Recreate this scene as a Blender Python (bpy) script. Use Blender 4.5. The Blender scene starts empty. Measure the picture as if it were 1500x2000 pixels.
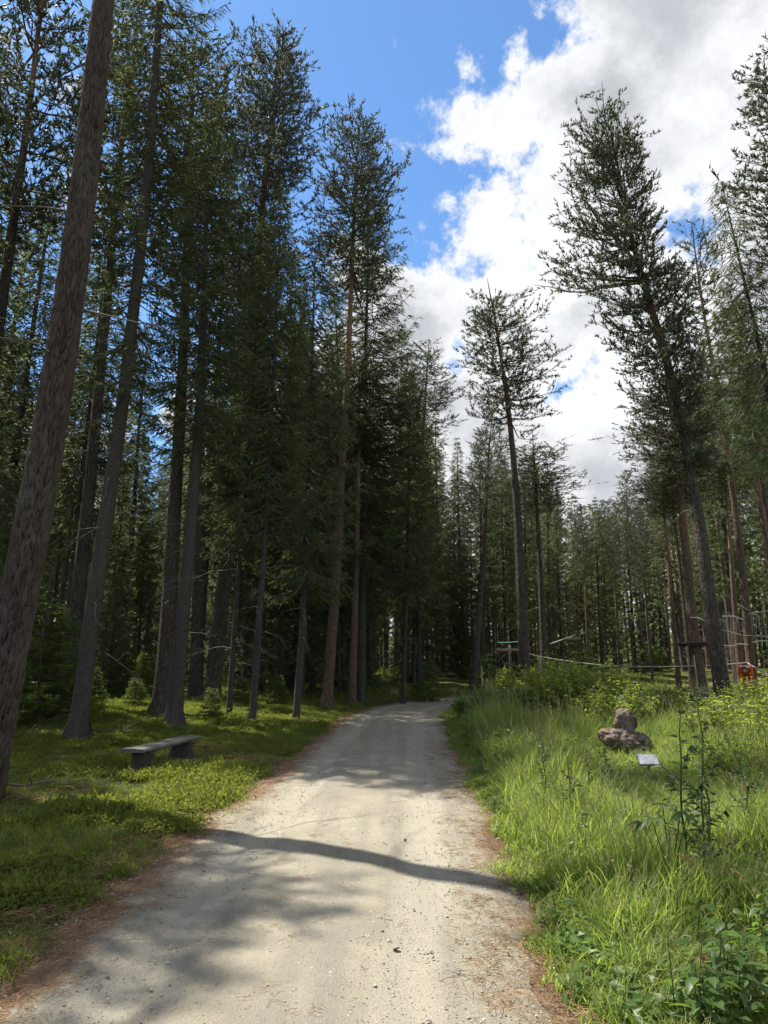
import bpy, math, random
import numpy as np
from mathutils import Vector, Matrix
R = math.radians
rng = np.random.default_rng(11)
random.seed(11)
C = bpy.context.scene.collection
S = bpy.context.scene

# ------------------------------------------------------------------ camera
EYE = 1.65; F = 1330.0; PITCH = R(12.3)
cam = bpy.data.cameras.new('camera'); co = bpy.data.objects.new('camera', cam); C.objects.link(co)
cam.sensor_fit = 'VERTICAL'; cam.sensor_height = 36; cam.lens = 36 * F / 2000
cam.clip_start = .05; cam.clip_end = 3000
co.location = (0, 0, EYE); co.rotation_euler = (R(90) + PITCH, 0, 0)
S.camera = co
S.cycles.max_bounces = 7; S.cycles.diffuse_bounces = 4; S.cycles.glossy_bounces = 2
S.cycles.transmission_bounces = 3; S.cycles.transparent_max_bounces = 4
S.cycles.caustics_reflective = False; S.cycles.caustics_refractive = False
S.view_settings.view_transform = 'Standard'; S.view_settings.look = 'None'
S.view_settings.gamma = 1; S.view_settings.use_curve_mapping = False
S.view_settings.exposure = 1.18

CP, SP = math.cos(PITCH), math.sin(PITCH)
def ray(u, v):
    a, b = (u - 750) / F, (1000 - v) / F
    return np.array([a, CP - b * SP, SP + b * CP])
def at(u, v, Y):
    d = ray(u, v); return np.array([0, 0, EYE]) + d * (Y / d[1])

# ------------------------------------------------------------------ sun and sky
SUN_EL, SUN_AZ = 62.0, 59.0            # azimuth: degrees left of straight ahead
sd = np.array([-math.sin(R(SUN_AZ)) * math.cos(R(SUN_EL)), math.cos(R(SUN_AZ)) * math.cos(R(SUN_EL)), math.sin(R(SUN_EL))])
sl = bpy.data.lights.new('sun', 'SUN'); sl.energy = 5.0; sl.angle = R(.53); sl.color = (1, .93, .80)
so = bpy.data.objects.new('sun', sl); C.objects.link(so)
so.rotation_euler = Vector(sd).to_track_quat('Z', 'Y').to_euler(); so.location = (-30, 20, 60)

w = bpy.data.worlds.new('World'); S.world = w; w.use_nodes = True
nt = w.node_tree; nt.nodes.clear()
def N(t, **k):
    n = nt.nodes.new(t)
    for a, b in k.items():
        if a.startswith('i_'): n.inputs[a[2:].replace('_', ' ')].default_value = b
        else: setattr(n, a, b)
    return n
def L(a, b): nt.links.new(a, b)
def M(op, a, b=None, c=None, clamp=False):
    n = N('ShaderNodeMath', operation=op, use_clamp=clamp)
    for i, x in enumerate((a, b, c)):
        if x is None: continue
        if isinstance(x, (int, float)): n.inputs[i].default_value = x
        else: L(x, n.inputs[i])
    return n.outputs[0]
def RAMP(x, a, b, c=0., d=1., smooth=True):
    n = N('ShaderNodeMapRange', interpolation_type='SMOOTHSTEP' if smooth else 'LINEAR')
    L(x, n.inputs[0])
    for i, q in enumerate((a, b, c, d)): n.inputs[i + 1].default_value = q
    return n.outputs[0]
def MIXC(f, a, b, mode='MIX'):
    n = N('ShaderNodeMix', data_type='RGBA', blend_type=mode)
    if isinstance(f, (int, float)): n.inputs[0].default_value = f
    else: L(f, n.inputs[0])
    for i, x in ((6, a), (7, b)):
        if isinstance(x, tuple): n.inputs[i].default_value = (*x, 1) if len(x) == 3 else x
        else: L(x, n.inputs[i])
    return n.outputs[2]
def NOISE(vec, scale, detail=4, rough=.55, dist=0., out=0):
    n = N('ShaderNodeTexNoise'); n.inputs['Scale'].default_value = scale; n.inputs['Detail'].default_value = detail
    n.inputs['Roughness'].default_value = rough; n.inputs['Distortion'].default_value = dist
    if vec is not None: L(vec, n.inputs['Vector'])
    return n.outputs[out]
def DOT(vec, d):
    n = N('ShaderNodeVectorMath', operation='DOT_PRODUCT'); L(vec, n.inputs[0]); n.inputs[1].default_value = tuple(d)
    return n.outputs['Value']
sky = N('ShaderNodeTexSky', sky_type='NISHITA', sun_disc=False)
sky.sun_elevation = R(SUN_EL); sky.sun_rotation = -R(SUN_AZ); sky.altitude = 1200; sky.air_density = 1.0; sky.dust_density = .6; sky.ozone_density = 1.6
tc = N('ShaderNodeTexCoord'); dirv = tc.outputs['Generated']
# clouds: a front with a ragged edge running through the view, scattered clouds elsewhere
def nrm(v): v = np.asarray(v, float); return v / np.linalg.norm(v)
e0, e1 = nrm(ray(960, 60)), nrm(ray(610, 520))
pn = nrm(np.cross(e0, e1)); 
if pn @ nrm(ray(1300, 500)) < 0: pn = -pn
side = DOT(dirv, pn)
hole = DOT(dirv, nrm(ray(570, 200)))
wob = NOISE(dirv, 2.2, 3, .5)
front = RAMP(M('ADD', side, M('MULTIPLY', M('SUBTRACT', wob, .5), .22)), -.15, .20, -.36, .46)
left = RAMP(hole, .80, .955, .16, -.30)            # scattered cloud away from the clear gap
bias = M('MAXIMUM', front, left)
bias = M('SUBTRACT', bias, RAMP(hole, .94, .99, 0, .16))
fb = NOISE(dirv, 7.0, 14, .62, .05)
dens0 = M('ADD', M('MULTIPLY', M('SUBTRACT', fb, .5), 1.75), M('MULTIPLY', bias, .62))
dens = RAMP(dens0, -.04, .12)
shade = NOISE(dirv, 3.4, 8, .55, 0)
thick = RAMP(M('ADD', dens0, M('MULTIPLY', M('SUBTRACT', shade, .5), 1.5)), .08, .62)
fine = NOISE(dirv, 13, 8, .6)
ccol = MIXC(thick, (3.55, 3.6, 3.65), (1.9, 2.0, 2.15))
ccol = MIXC(RAMP(fine, .3, .7, 0, .32), ccol, (2.85, 2.95, 3.1))
final = MIXC(dens, MIXC(1.0, sky.outputs[0], (.53, .71, .82), 'MULTIPLY'), ccol)
bg = N('ShaderNodeBackground'); bg.inputs['Strength'].default_value = .13
L(final, bg.inputs['Color'])
wo = N('ShaderNodeOutputWorld'); L(bg.outputs[0], wo.inputs['Surface'])
try: w.cycles.sampling_method = 'MANUAL'; w.cycles.sample_map_resolution = 1024
except Exception: pass

# ------------------------------------------------------------------ helpers
def hash2(ix, iy, s=0):
    n = (ix.astype(np.int64) * 374761393 + iy.astype(np.int64) * 668265263 + s * 982451653) & 0xffffffff
    n = ((n ^ (n >> 13)) * 1274126177) & 0xffffffff
    return ((n ^ (n >> 16)) & 0xffffff) / float(0x1000000)
def vnoise(x, y, s=0):
    x = np.asarray(x, float); y = np.asarray(y, float)
    ix, iy = np.floor(x), np.floor(y); fx, fy = x - ix, y - iy
    fx = fx * fx * (3 - 2 * fx); fy = fy * fy * (3 - 2 * fy)
    a = hash2(ix, iy, s); b = hash2(ix + 1, iy, s); c = hash2(ix, iy + 1, s); d = hash2(ix + 1, iy + 1, s)
    return (a * (1 - fx) + b * fx) * (1 - fy) + (c * (1 - fx) + d * fx) * fy
def fbm(x, y, o=4, s=0):
    t = 0; a = .5
    for k in range(o): t = t + a * vnoise(np.asarray(x) * 2 ** k, np.asarray(y) * 2 ** k, s + k); a *= .5
    return t / (1 - .5 ** o)
def voro(x, y, s=0):
    ix, iy = np.floor(x), np.floor(y); f1 = np.full(np.shape(x), 9.); f2 = f1.copy(); cid = f1.copy()
    for i in (-1, 0, 1):
        for j in (-1, 0, 1):
            px = ix + i + hash2(ix + i, iy + j, s); py = iy + j + hash2(ix + i, iy + j, s + 7)
            d = np.hypot(px - x, py - y); q = d < f1
            f2 = np.where(q, f1, np.minimum(f2, d)); cid = np.where(q, hash2(ix + i, iy + j, s + 3), cid); f1 = np.where(q, d, f1)
    return f1, f2, cid
def sst(x, a, b):
    t = np.clip((np.asarray(x, float) - a) / (b - a), 0, 1); return t * t * (3 - 2 * t)

class MB:
    """collects quads and triangles with a material index and a per-vertex tint, builds one mesh"""
    def __init__(s): s.v = []; s.f = []; s.t = []; s.n = 0
    def add(s, v, f, m=0, tint=None):
        v = np.asarray(v, float).reshape(-1, 3); f = np.asarray(f, int)
        s.v.append(v); s.f.append((f + s.n, m)); s.n += len(v)
        s.t.append(np.full(len(v), .5) if tint is None else np.broadcast_to(np.asarray(tint, float), (len(v),)))
    def tube(s, P, r, n=6, m=0, tint=None, cap=True, disp=None):
        P = np.asarray(P, float); k = len(P); r = np.broadcast_to(np.asarray(r, float), (k,))
        T = np.gradient(P, axis=0); T /= np.linalg.norm(T, axis=1)[:, None] + 1e-9
        ref = np.array([0, 0, 1.]) if abs(T[0][2]) < .9 else np.array([1., 0, 0])
        A = np.cross(T, ref); A /= np.linalg.norm(A, axis=1)[:, None] + 1e-9; B = np.cross(T, A)
        th = np.arange(n) / n * 2 * math.pi
        rr = r[:, None] * np.ones(n) if disp is None else r[:, None] + disp
        V = P[:, None] + rr[..., None] * (np.cos(th)[None, :, None] * A[:, None] + np.sin(th)[None, :, None] * B[:, None])
        i = np.arange(k - 1)[:, None] * n; j = np.arange(n)[None]
        f = np.stack([i + j, i + (j + 1) % n, i + n + (j + 1) % n, i + n + j], -1).reshape(-1, 4)
        if tint is not None and np.ndim(tint) == 1: tint = np.repeat(tint, n)
        s.add(V, f, m, tint)
        if cap:
            c = np.array([P[-1] + T[-1] * r[-1] * .3]); b = s.n
            s.add(c, np.zeros((0, 3), int), m, None if tint is None else np.atleast_1d(tint)[-1])
            last = s.n - 1 - n
            s.f.append((np.stack([last + np.arange(n), last + (np.arange(n) + 1) % n, np.full(n, b)], -1), m))
    def box(s, c, d, m=0, rot=None, tint=None, bev=0.):
        c = np.asarray(c, float); h = np.asarray(d, float) / 2
        V = np.array([[x, y, z] for x in (-1, 1) for y in (-1, 1) for z in (-1, 1)], float) * h
        if rot is not None: V = V @ np.array(rot).T
        s.add(V + c, [[0, 1, 3, 2], [4, 6, 7, 5], [0, 4, 5, 1], [2, 3, 7, 6], [0, 2, 6, 4], [1, 5, 7, 3]], m, tint)
    def build(s, name, mats, smooth=True, parent=None, link=True):
        me = mesh_from(name, s, mats, smooth)
        return obj(name, me, parent, link)
def mesh_from(name, s, mats, smooth=True):
    me = bpy.data.meshes.new(name)
    V = np.concatenate(s.v); T = np.concatenate(s.t)
    fs = [(f, m) for f, m in s.f if len(f)]
    lt = np.concatenate([np.full(len(f), f.shape[1]) for f, m in fs]); lv = np.concatenate([f.ravel() for f, m in fs])
    mi = np.concatenate([np.full(len(f), m) for f, m in fs])
    me.vertices.add(len(V)); me.vertices.foreach_set('co', V.ravel())
    me.loops.add(len(lv)); me.loops.foreach_set('vertex_index', lv)
    me.polygons.add(len(lt)); ls = np.concatenate([[0], np.cumsum(lt)[:-1]])
    me.polygons.foreach_set('loop_start', ls); me.polygons.foreach_set('loop_total', lt)
    me.polygons.foreach_set('material_index', mi)
    me.polygons.foreach_set('use_smooth', np.full(len(lt), smooth))
    a = me.attributes.new('tint', 'FLOAT', 'POINT'); a.data.foreach_set('value', T)
    for q in mats: me.materials.append(q)
    me.update(); me.validate()
    return me
def obj(name, me, parent=None, link=True):
    o = bpy.data.objects.new(name, me)
    if link: C.objects.link(o)
    if parent is not None: o.parent = parent
    return o
def tag(o, label=None, cat=None, group=None, kind=None):
    for k, v in (('label', label), ('category', cat), ('group', group), ('kind', kind)):
        if v: o[k] = v
    return o
def thing(name, label, cat, loc=(0, 0, 0), rz=0, group=None):
    o = bpy.data.objects.new(name, None); C.objects.link(o); o.empty_display_size = .2
    o.location = tuple(float(q) for q in loc); o.rotation_euler = (0, 0, rz)
    return tag(o, label, cat, group)
def stuff(o): o['kind'] = 'stuff'; return o
def dup(root, loc, rz, sc, label=None, tilt=(0, 0)):
    r = root.copy(); C.objects.link(r); r.location = tuple(float(q) for q in loc); r.rotation_euler = (tilt[0], tilt[1], rz); r.scale = sc if isinstance(sc, tuple) else (sc,) * 3
    if label: r['label'] = label
    for ch in root.children:
        c = ch.copy(); C.objects.link(c); c.parent = r
        for g in ch.children:
            d = g.copy(); C.objects.link(d); d.parent = c
    return r

# ------------------------------------------------------------------ materials
def mat(name):
    global nt
    m = bpy.data.materials.new(name); m.use_nodes = True; nt = m.node_tree; nt.nodes.clear(); return m
def out(sh): o = N('ShaderNodeOutputMaterial'); L(sh, o.inputs['Surface'])
def princ(col, rough=.8, spec=.3, bump=None, bstr=.5, bdist=.02, metal=0.):
    p = N('ShaderNodeBsdfPrincipled'); p.inputs['Specular IOR Level'].default_value = spec; p.inputs['Metallic'].default_value = metal
    if isinstance(rough, (int, float)): p.inputs['Roughness'].default_value = rough
    else: L(rough, p.inputs['Roughness'])
    if isinstance(col, tuple): p.inputs['Base Color'].default_value = (*col, 1)
    else: L(col, p.inputs['Base Color'])
    if bump is not None:
        b = N('ShaderNodeBump'); b.inputs['Strength'].default_value = bstr; b.inputs['Distance'].default_value = bdist
        L(bump, b.inputs['Height']); L(b.outputs[0], p.inputs['Normal'])
    return p.outputs[0]
def ATTR(n): a = N('ShaderNodeAttribute', attribute_name=n); return a.outputs['Fac']
def OCO(scale=(1, 1, 1), world=False):
    if world: v = N('ShaderNodeNewGeometry').outputs['Position']
    else: v = N('ShaderNodeTexCoord').outputs['Object']
    m = N('ShaderNodeMapping'); m.inputs['Scale'].default_value = scale; L(v, m.inputs['Vector']); return m.outputs[0]
def leaf(name, dark, light, trans=None, tmix=.35, rough=.5, spec=.3, objvar=.25):
    m = mat(name)
    rnd = N('ShaderNodeObjectInfo').outputs['Random']
    f = M('ADD', M('MULTIPLY', ATTR('tint'), 1 - objvar), M('MULTIPLY', rnd, objvar))
    col = MIXC(f, dark, light)
    p = princ(col, rough, spec)
    t = N('ShaderNodeBsdfTranslucent'); L(MIXC(f, tuple(1.3 * q for q in dark) if trans is None else tuple(q * .6 for q in trans), trans or light), t.inputs['Color'])
    mx = N('ShaderNodeMixShader'); mx.inputs[0].default_value = tmix; L(p, mx.inputs[1]); L(t.outputs[0], mx.inputs[2])
    out(mx.outputs[0]); return m
def bark(name, low, crack, high, sc=(14, 14, 4), bd=.03, hi0=.3, hi1=.6):
    m = mat(name); v = OCO(sc)
    n1 = NOISE(v, 1.0, 6, .6, .4)
    vo = N('ShaderNodeTexVoronoi', feature='DISTANCE_TO_EDGE'); vo.inputs['Scale'].default_value = 1.0
    vm = N('ShaderNodeVectorMath', operation='ADD'); L(v, vm.inputs[0])
    nv = NOISE(v, 1.4, 3, .5, 0, 1); L(nv, vm.inputs[1]); L(vm.outputs[0], vo.inputs['Vector'])
    edge = RAMP(vo.outputs['Distance'], 0, .22)
    base = MIXC(RAMP(ATTR('tint'), hi0, hi1), low, high)
    col = MIXC(M('MULTIPLY', M('SUBTRACT', 1, edge), RAMP(ATTR('tint'), hi0, hi1, .85, .35)), base, crack)
    col = MIXC(RAMP(n1, .25, .75, .0, .6), col, tuple(q * 1.45 for q in low), 'MIX')
    big = NOISE(OCO((2, 2, .7)), 1.0, 3)
    col = MIXC(RAMP(big, .4, .7, 0, .35), col, (.10, .105, .088))
    out(princ(col, .9, .15, M('ADD', M('MULTIPLY', edge, .6), n1), .9, bd)); return m
def bark_big(name):
    m = mat(name); c = ATTR('crev'); P = OCO((9, 9, 2.2)); n1 = NOISE(P, 1.5, 7, .65); n2 = NOISE(OCO((40, 40, 16)), 1, 5, .65); n3 = NOISE(OCO((1.2, 1.2, .5)), 1.3, 3)
    col = MIXC(RAMP(n1, .3, .7), (.050, .039, .033), (.100, .080, .070)); col = MIXC(RAMP(n2, .45, .7, 0, .65), col, (.045, .034, .028)); col = MIXC(RAMP(n3, .5, .7, 0, .35), col, (.115, .12, .10))
    col = MIXC(RAMP(ATTR('tint'), .4, .7, 0, .75), col, (.15, .105, .077))
    col = MIXC(RAMP(c, .0, .36, .0, 1.), (.013, .010, .008), col)
    out(princ(col, .95, .1, M('ADD', M('MULTIPLY', n2, .7), n1), 1., .02)); return m
MT = {}
MT['pine'] = leaf('pine_needles', (.064, .082, .050), (.12, .143, .085), (.27, .31, .17), .42, .5, .35)
MT['spruce'] = leaf('spruce_needles', (.058, .076, .040), (.118, .142, .070), (.33, .40, .15), .46, .62, .2)
MT['sprucel'] = leaf('young_spruce_needles', (.055, .09, .025), (.12, .17, .045), (.32, .42, .07), .46, .5, .25)
MT['larch'] = leaf('larch_needles', (.06, .095, .03), (.11, .16, .045), (.18, .25, .05), .4, .5, .2)
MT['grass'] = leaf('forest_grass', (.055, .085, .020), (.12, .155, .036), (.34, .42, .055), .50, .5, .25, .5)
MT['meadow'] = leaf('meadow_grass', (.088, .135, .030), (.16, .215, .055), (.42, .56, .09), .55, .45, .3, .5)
MT['herb'] = leaf('herb_leaf', (.045, .090, .024), (.09, .15, .040), (.24, .38, .06), .45, .42, .35, .5)
MT['bush'] = leaf('bush_leaf', (.06, .095, .022), (.13, .17, .04), (.42, .52, .07), .52, .42, .35, .3)
MT['seed'] = leaf('seed_head', (.22, .21, .11), (.38, .36, .21), (.42, .38, .2), .35, .7, .1, .4)
MT['straw'] = leaf('dry_straw', (.28, .20, .09), (.46, .34, .17), (.45, .34, .16), .3, .7, .1, .3)
MT['moss'] = leaf('moss_herb', (.058, .080, .018), (.12, .145, .032), (.32, .37, .05), .45, .6, .15, .6)
MT['petal'] = leaf('white_petal', (.70, .70, .66), (.82, .82, .80), (.7, .7, .66), .3, .6, .1, .2)
MT['bark_pine'] = bark('pine_bark', (.078, .062, .052), (.016, .013, .011), (.26, .145, .085), (13, 13, 4.2), .04, .45, .75)
MT['bark_spruce'] = bark('spruce_bark', (.062, .055, .049), (.02, .018, .015), (.075, .064, .054), (26, 26, 13), .016, .5, .9)
MT['bark_big'] = bark_big('furrowed_pine_bark')
MT['bark_red'] = bark('red_pine_bark', (.125, .082, .060), (.026, .018, .013), (.29, .165, .095), (15, 15, 5), .03, .33, .62)
def simple(name, a, b, sc=6, rough=.85, spec=.2, bd=.004, stretch=(1, 1, 1)):
    m = mat(name); v = OCO(stretch); n1 = NOISE(v, sc, 6, .6); n2 = NOISE(v, sc * 5, 4, .6)
    out(princ(MIXC(RAMP(n1, .3, .7), a, b), rough, spec, M('ADD', n1, M('MULTIPLY', n2, .5)), .6, bd)); return m
MT['twig'] = simple('dead_twig', (.070, .062, .055), (.14, .127, .11), 8)
MT['branch'] = simple('branch_bark', (.065, .05, .04), (.14, .105, .078), 8)
MT['wood'] = simple('weathered_bench_wood', (.060, .056, .051), (.15, .142, .127), 5, .75, .25, .004, (10, .7, 10))
MT['log'] = simple('dark_log', (.030, .026, .022), (.07, .06, .048), 9)
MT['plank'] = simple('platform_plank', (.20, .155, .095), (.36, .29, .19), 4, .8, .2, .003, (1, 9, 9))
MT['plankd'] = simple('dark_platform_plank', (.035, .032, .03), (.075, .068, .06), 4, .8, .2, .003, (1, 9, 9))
MT['rope'] = simple('pale_rope', (.26, .25, .22), (.38, .36, .32), 30)
MT['teal'] = simple('teal_rope', (.04, .12, .115), (.06, .17, .16), 30)
MT['rung'] = simple('pale_wood_rung', (.36, .32, .25), (.48, .43, .34), 9)
MT['orange'] = simple('orange_cloth', (.46, .06, .015), (.58, .09, .022), 12, .8, .2)
MT['harness'] = simple('white_strap', (.55, .55, .55), (.7, .7, .7), 9)
MT['skin'] = simple('skin', (.42, .25, .18), (.48, .30, .22), 9, .5, .4, .001)
MT['hair'] = simple('brown_hair', (.035, .022, .014), (.06, .04, .025), 40, .6, .4)
MT['shoe'] = simple('dark_shoe', (.03, .03, .03), (.05, .05, .05), 9)
MT['dstone'] = simple('dark_stone', (.035, .034, .034), (.07, .068, .066), 10)
MT['wstone'] = simple('pale_stone', (.50, .50, .49), (.68, .68, .66), 10)
MT['metal'] = simple('grey_post', (.18, .18, .18), (.26, .26, .26), 10, .5, .4, .001)
m = MT['rock'] = mat('rough_reddish_rock')
v = OCO(); n1 = NOISE(v, 5, 8, .65); n2 = NOISE(v, 26, 6, .7); n3 = NOISE(v, 2.4, 3)
col = MIXC(RAMP(n1, .3, .7), (.105, .083, .07), (.245, .20, .165)); col = MIXC(RAMP(n2, .45, .62, 0, .7), col, (.06, .045, .038)); col = MIXC(RAMP(n3, .52, .7, 0, .5), col, (.185, .115, .095))
out(princ(col, .95, .1, M('ADD', n1, n2), 1, .03)); MT['rock'] = m
m = mat('printed_panel'); v = OCO(); n1 = NOISE(v, 22, 3, .6); n2 = NOISE(OCO((4, 40, 1)), 3, 2)
out(princ(MIXC(M('MULTIPLY', RAMP(n1, .50, .56), RAMP(n2, .46, .52)), (.66, .66, .65), (.30, .30, .30)), .35, .5)); MT['panel'] = m

# ground
m = mat('forest_floor'); P = OCO(world=True)
n1 = NOISE(P, .55, 5, .6); n2 = NOISE(P, 3.2, 6, .65); n3 = NOISE(P, 40, 5, .7); n4 = NOISE(P, 140, 3, .7)
g = MIXC(RAMP(n2, .35, .65), (.035, .050, .013), (.080, .092, .024)); g = MIXC(RAMP(n1, .48, .66, 0, .75), g, (.105, .085, .034)); g = MIXC(RAMP(n3, .45, .65, 0, .55), g, (.024, .026, .010))
d = MIXC(RAMP(n3, .35, .65), (.11, .072, .047), (.24, .165, .115)); d = MIXC(RAMP(n4, .5, .7, 0, .6), d, (.07, .045, .03))
lit = N('ShaderNodeAttribute', attribute_name='tint').outputs['Fac']
msk = RAMP(M('ADD', lit, M('MULTIPLY', M('SUBTRACT', n2, .5), .5)), .42, .62)
out(princ(MIXC(msk, g, d), .95, .1, M('ADD', n2, M('ADD', n3, n4)), .8, .03)); MT['floor'] = m
# gravel road: pale crushed stone, needle litter towards the edges
m = mat('gravel'); P = OCO(world=True)
n1 = NOISE(P, .9, 5, .6); n2 = NOISE(P, 7, 6, .7); vo = N('ShaderNodeTexVoronoi'); vo.inputs['Scale'].default_value = 75; L(P, vo.inputs['Vector'])
n3 = NOISE(P, 75, 5, .8); n4 = NOISE(P, 260, 3, .8)
lane = NOISE(OCO((3.2, .16, 1), world=True), 1.0, 4, .6)
g = MIXC(RAMP(n1, .35, .68), (.240, .222, .174), (.312, .288, .225)); g = MIXC(RAMP(lane, .42, .62, 0, .85), g, (.215, .202, .172))
g = MIXC(RAMP(n2, .35, .7, .0, .35), g, (.19, .18, .157))
g = MIXC(RAMP(vo.outputs['Color'], .0, .22, .62, 0), g, (.055, .052, .05)); g = MIXC(RAMP(vo.outputs['Color'], .86, 1., 0, .55), g, (.42, .40, .35))
g = MIXC(RAMP(n3, .54, .72, 0, .6), g, (.10, .095, .085)); g = MIXC(RAMP(n4, .5, .7, 0, .55), g, (.085, .08, .073))
li = MIXC(RAMP(n3, .35, .65), (.105, .056, .033), (.225, .135, .08)); li = MIXC(RAMP(n2, .4, .65, 0, .6), li, (.18, .155, .125)); li = MIXC(RAMP(n4, .5, .7, 0, .6), li, (.085, .055, .035))
rut = RAMP(M('ADD', ATTR('rut'), M('MULTIPLY', M('SUBTRACT', n1, .5), .9)), .35, .75); g = MIXC(M('MULTIPLY', rut, .55), g, MIXC(RAMP(n3, .35, .7), (.36, .34, .28), (.22, .205, .17)))
edge = ATTR('tint'); lm = RAMP(M('ADD', edge, M('ADD', M('MULTIPLY', M('SUBTRACT', n1, .5), 1.1), M('MULTIPLY', M('SUBTRACT', n2, .5), .9))), .42, .80, 0, .92)
out(princ(MIXC(lm, g, li), .95, .12, M('ADD', M('MULTIPLY', n3, 1.0), M('ADD', M('MULTIPLY', vo.outputs['Distance'], .7), M('MULTIPLY', n4, .5))), .75, .012)); MT['gravel'] = m
m = mat('pebble'); rnd = N('ShaderNodeObjectInfo').outputs['Random']
out(princ(MIXC(rnd, (.13, .122, .108), (.35, .33, .285)), .9, .2)); MT['pebble'] = m

# ------------------------------------------------------------------ terrain
CY = np.array([-3, 3.6, 6, 11, 16, 21, 25, 28, 31, 34, 38, 60]); CX = np.array([-.5, -.60, -.48, -.22, .0, .25, .95, 2.0, 3.9, 7.0, 13., 50.])
def roadx(y): return np.interp(y, CY, CX)
def halfw(x, y): return 1.46 + .10 * (vnoise(y * .9, x * 0 + 3.3) - .5) * 2
def roadd(x, y):
    "distance outside the road edge (negative inside)"
    x = np.asarray(x, float); y = np.asarray(y, float); sl_ = (np.interp(y + .5, CY, CX) - np.interp(y - .5, CY, CX))
    return np.abs(x - roadx(y)) / np.sqrt(1 + sl_ ** 2) - 1.46
def ground(x, y):
    x = np.asarray(x, float); y = np.asarray(y, float)
    a = sst(roadd(x, y), -.2, 4.5)
    h = a * (.44 * sst(y, 11, 24) - .05 * sst(y, 4, 10)) + .06 * sst(roadd(x, y), .0, .9) * (x > roadx(y)) * sst(y, 4, 7) + .45 * sst(y, 30, 60) + 7 * sst(np.hypot(x, y), 85, 190)
    h = h + a * (fbm(x * .35, y * .35, 3, 5) - .5) * (.10 + .2 * sst(y, 24, 34)) + a * (x < roadx(y)) * sst(fbm(x * 1.1, y * 1.1, 3, 61), .5, .75) * .06 + sst(roadd(x, y), -.1, .6) * ((fbm(x * 1.8, y * 1.8, 2, 9) - .5) * .10 + .03)
    return h - .012
def gz(x, y): return float(ground(np.array([x]), np.array([y]))[0])
def gridmesh(xs, ys):
    X, Y = np.meshgrid(xs, ys); nx, ny = len(xs), len(ys)
    i = (np.arange(ny - 1)[:, None] * nx + np.arange(nx - 1)[None])
    return X, Y, np.stack([i, i + 1, i + nx + 1, i + nx], -1).reshape(-1, 4)
def spaced(a, b, s0, g):
    r = [0.]; s = s0
    while r[-1] < b: r.append(r[-1] + s); s *= g
    return np.array(r)
pos = spaced(0, 420, .12, 1.028); xs = np.concatenate([-pos[::-1][:-1], pos]); ys = np.concatenate([-spaced(0, 60, .3, 1.2)[::-1][:-1], spaced(0, 420, .14, 1.02)])
X, Y, f = gridmesh(xs, ys); Z = ground(X, Y)
rd = roadd(X, Y)
dirt = np.clip(1 - rd / .35, 0, 1) * .9 * (.6 + .8 * vnoise(X * 1.7, Y * 1.7, 91))
bx, by = -3.0, 11.6
dirt = np.maximum(dirt, .95 * np.exp(-(((X - bx) / .65) ** 2 + ((Y - by) / .55) ** 2)))
dirt = np.maximum(dirt, .6 * np.exp(-(((X + 5.2) / 1.6) ** 2 + ((Y - 15.6) / .9) ** 2)))
dirt = np.maximum(dirt, .38 * sst(Y, 24, 34) * (X < 3)); dirt = np.maximum(dirt, .62 * sst(fbm(X * .9, Y * .9, 3, 71), .56, .72) * (X < roadx(Y)))
dirt = np.maximum(dirt, .62 * np.exp(-(((X - 4.2) / 2.2) ** 2 + ((Y - 29) / 2.) ** 2)))
b = MB(); b.add(np.stack([X, Y, Z], -1), f, 0, dirt.ravel()); b.build('ground', [MT['floor']]); bpy.data.objects['ground']['kind'] = 'structure'
# road sheet
ts = np.concatenate([np.arange(-3, 9, .05), np.arange(9, 20, .1), np.arange(20, 46, .25)]); us = np.linspace(-1, 1, 61)
U, T = np.meshgrid(us, ts); sl_ = (np.interp(T + .5, CY, CX) - np.interp(T - .5, CY, CX))
nx_, ny_ = 1 / np.sqrt(1 + sl_ ** 2), -sl_ / np.sqrt(1 + sl_ ** 2)
wv = 1.52 + .20 * (fbm(T * 1.1, T * 0 + np.sign(U) * 4, 4, 21) - .5) * 2
X = roadx(T) + U * wv * nx_; Y = T + U * wv * ny_
hz = .035 * (1 - U ** 2) - .028 * (np.exp(-((np.abs(U) - .50) / .15) ** 2)) * (.6 + .8 * fbm(T * .4, U * 0 + 1, 2)) + (fbm(X * 5, Y * 5, 3, 2) - .5) * .016 + (fbm(X * 22, Y * 22, 2, 4) - .5) * .007
Z = ground(X, Y) + .016 + hz * (1 - U ** 8) - .03 * np.abs(U) ** 12
edge = np.clip((np.abs(U) - .42) / .58, 0, 1) ** 1.3 * np.where(U < 0, 1.06, .72)
edge = edge + .12 * np.exp(-(U / .12) ** 2)
i = (np.arange(len(ts) - 1)[:, None] * 61 + np.arange(60)[None]); f = np.stack([i, i + 1, i + 62, i + 61], -1).reshape(-1, 4)
b = MB(); b.add(np.stack([X, Y, Z], -1), f, 0, edge.ravel()); ro = b.build('road', [MT['gravel']]); ro['kind'] = 'structure'
at_ = ro.data.attributes.new('rut', 'FLOAT', 'POINT'); at_.data.foreach_set('value', np.exp(-((np.abs(U + .03 * np.sin(T * .6)) - .50) / .16) ** 2).ravel().astype(np.float32))

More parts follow.
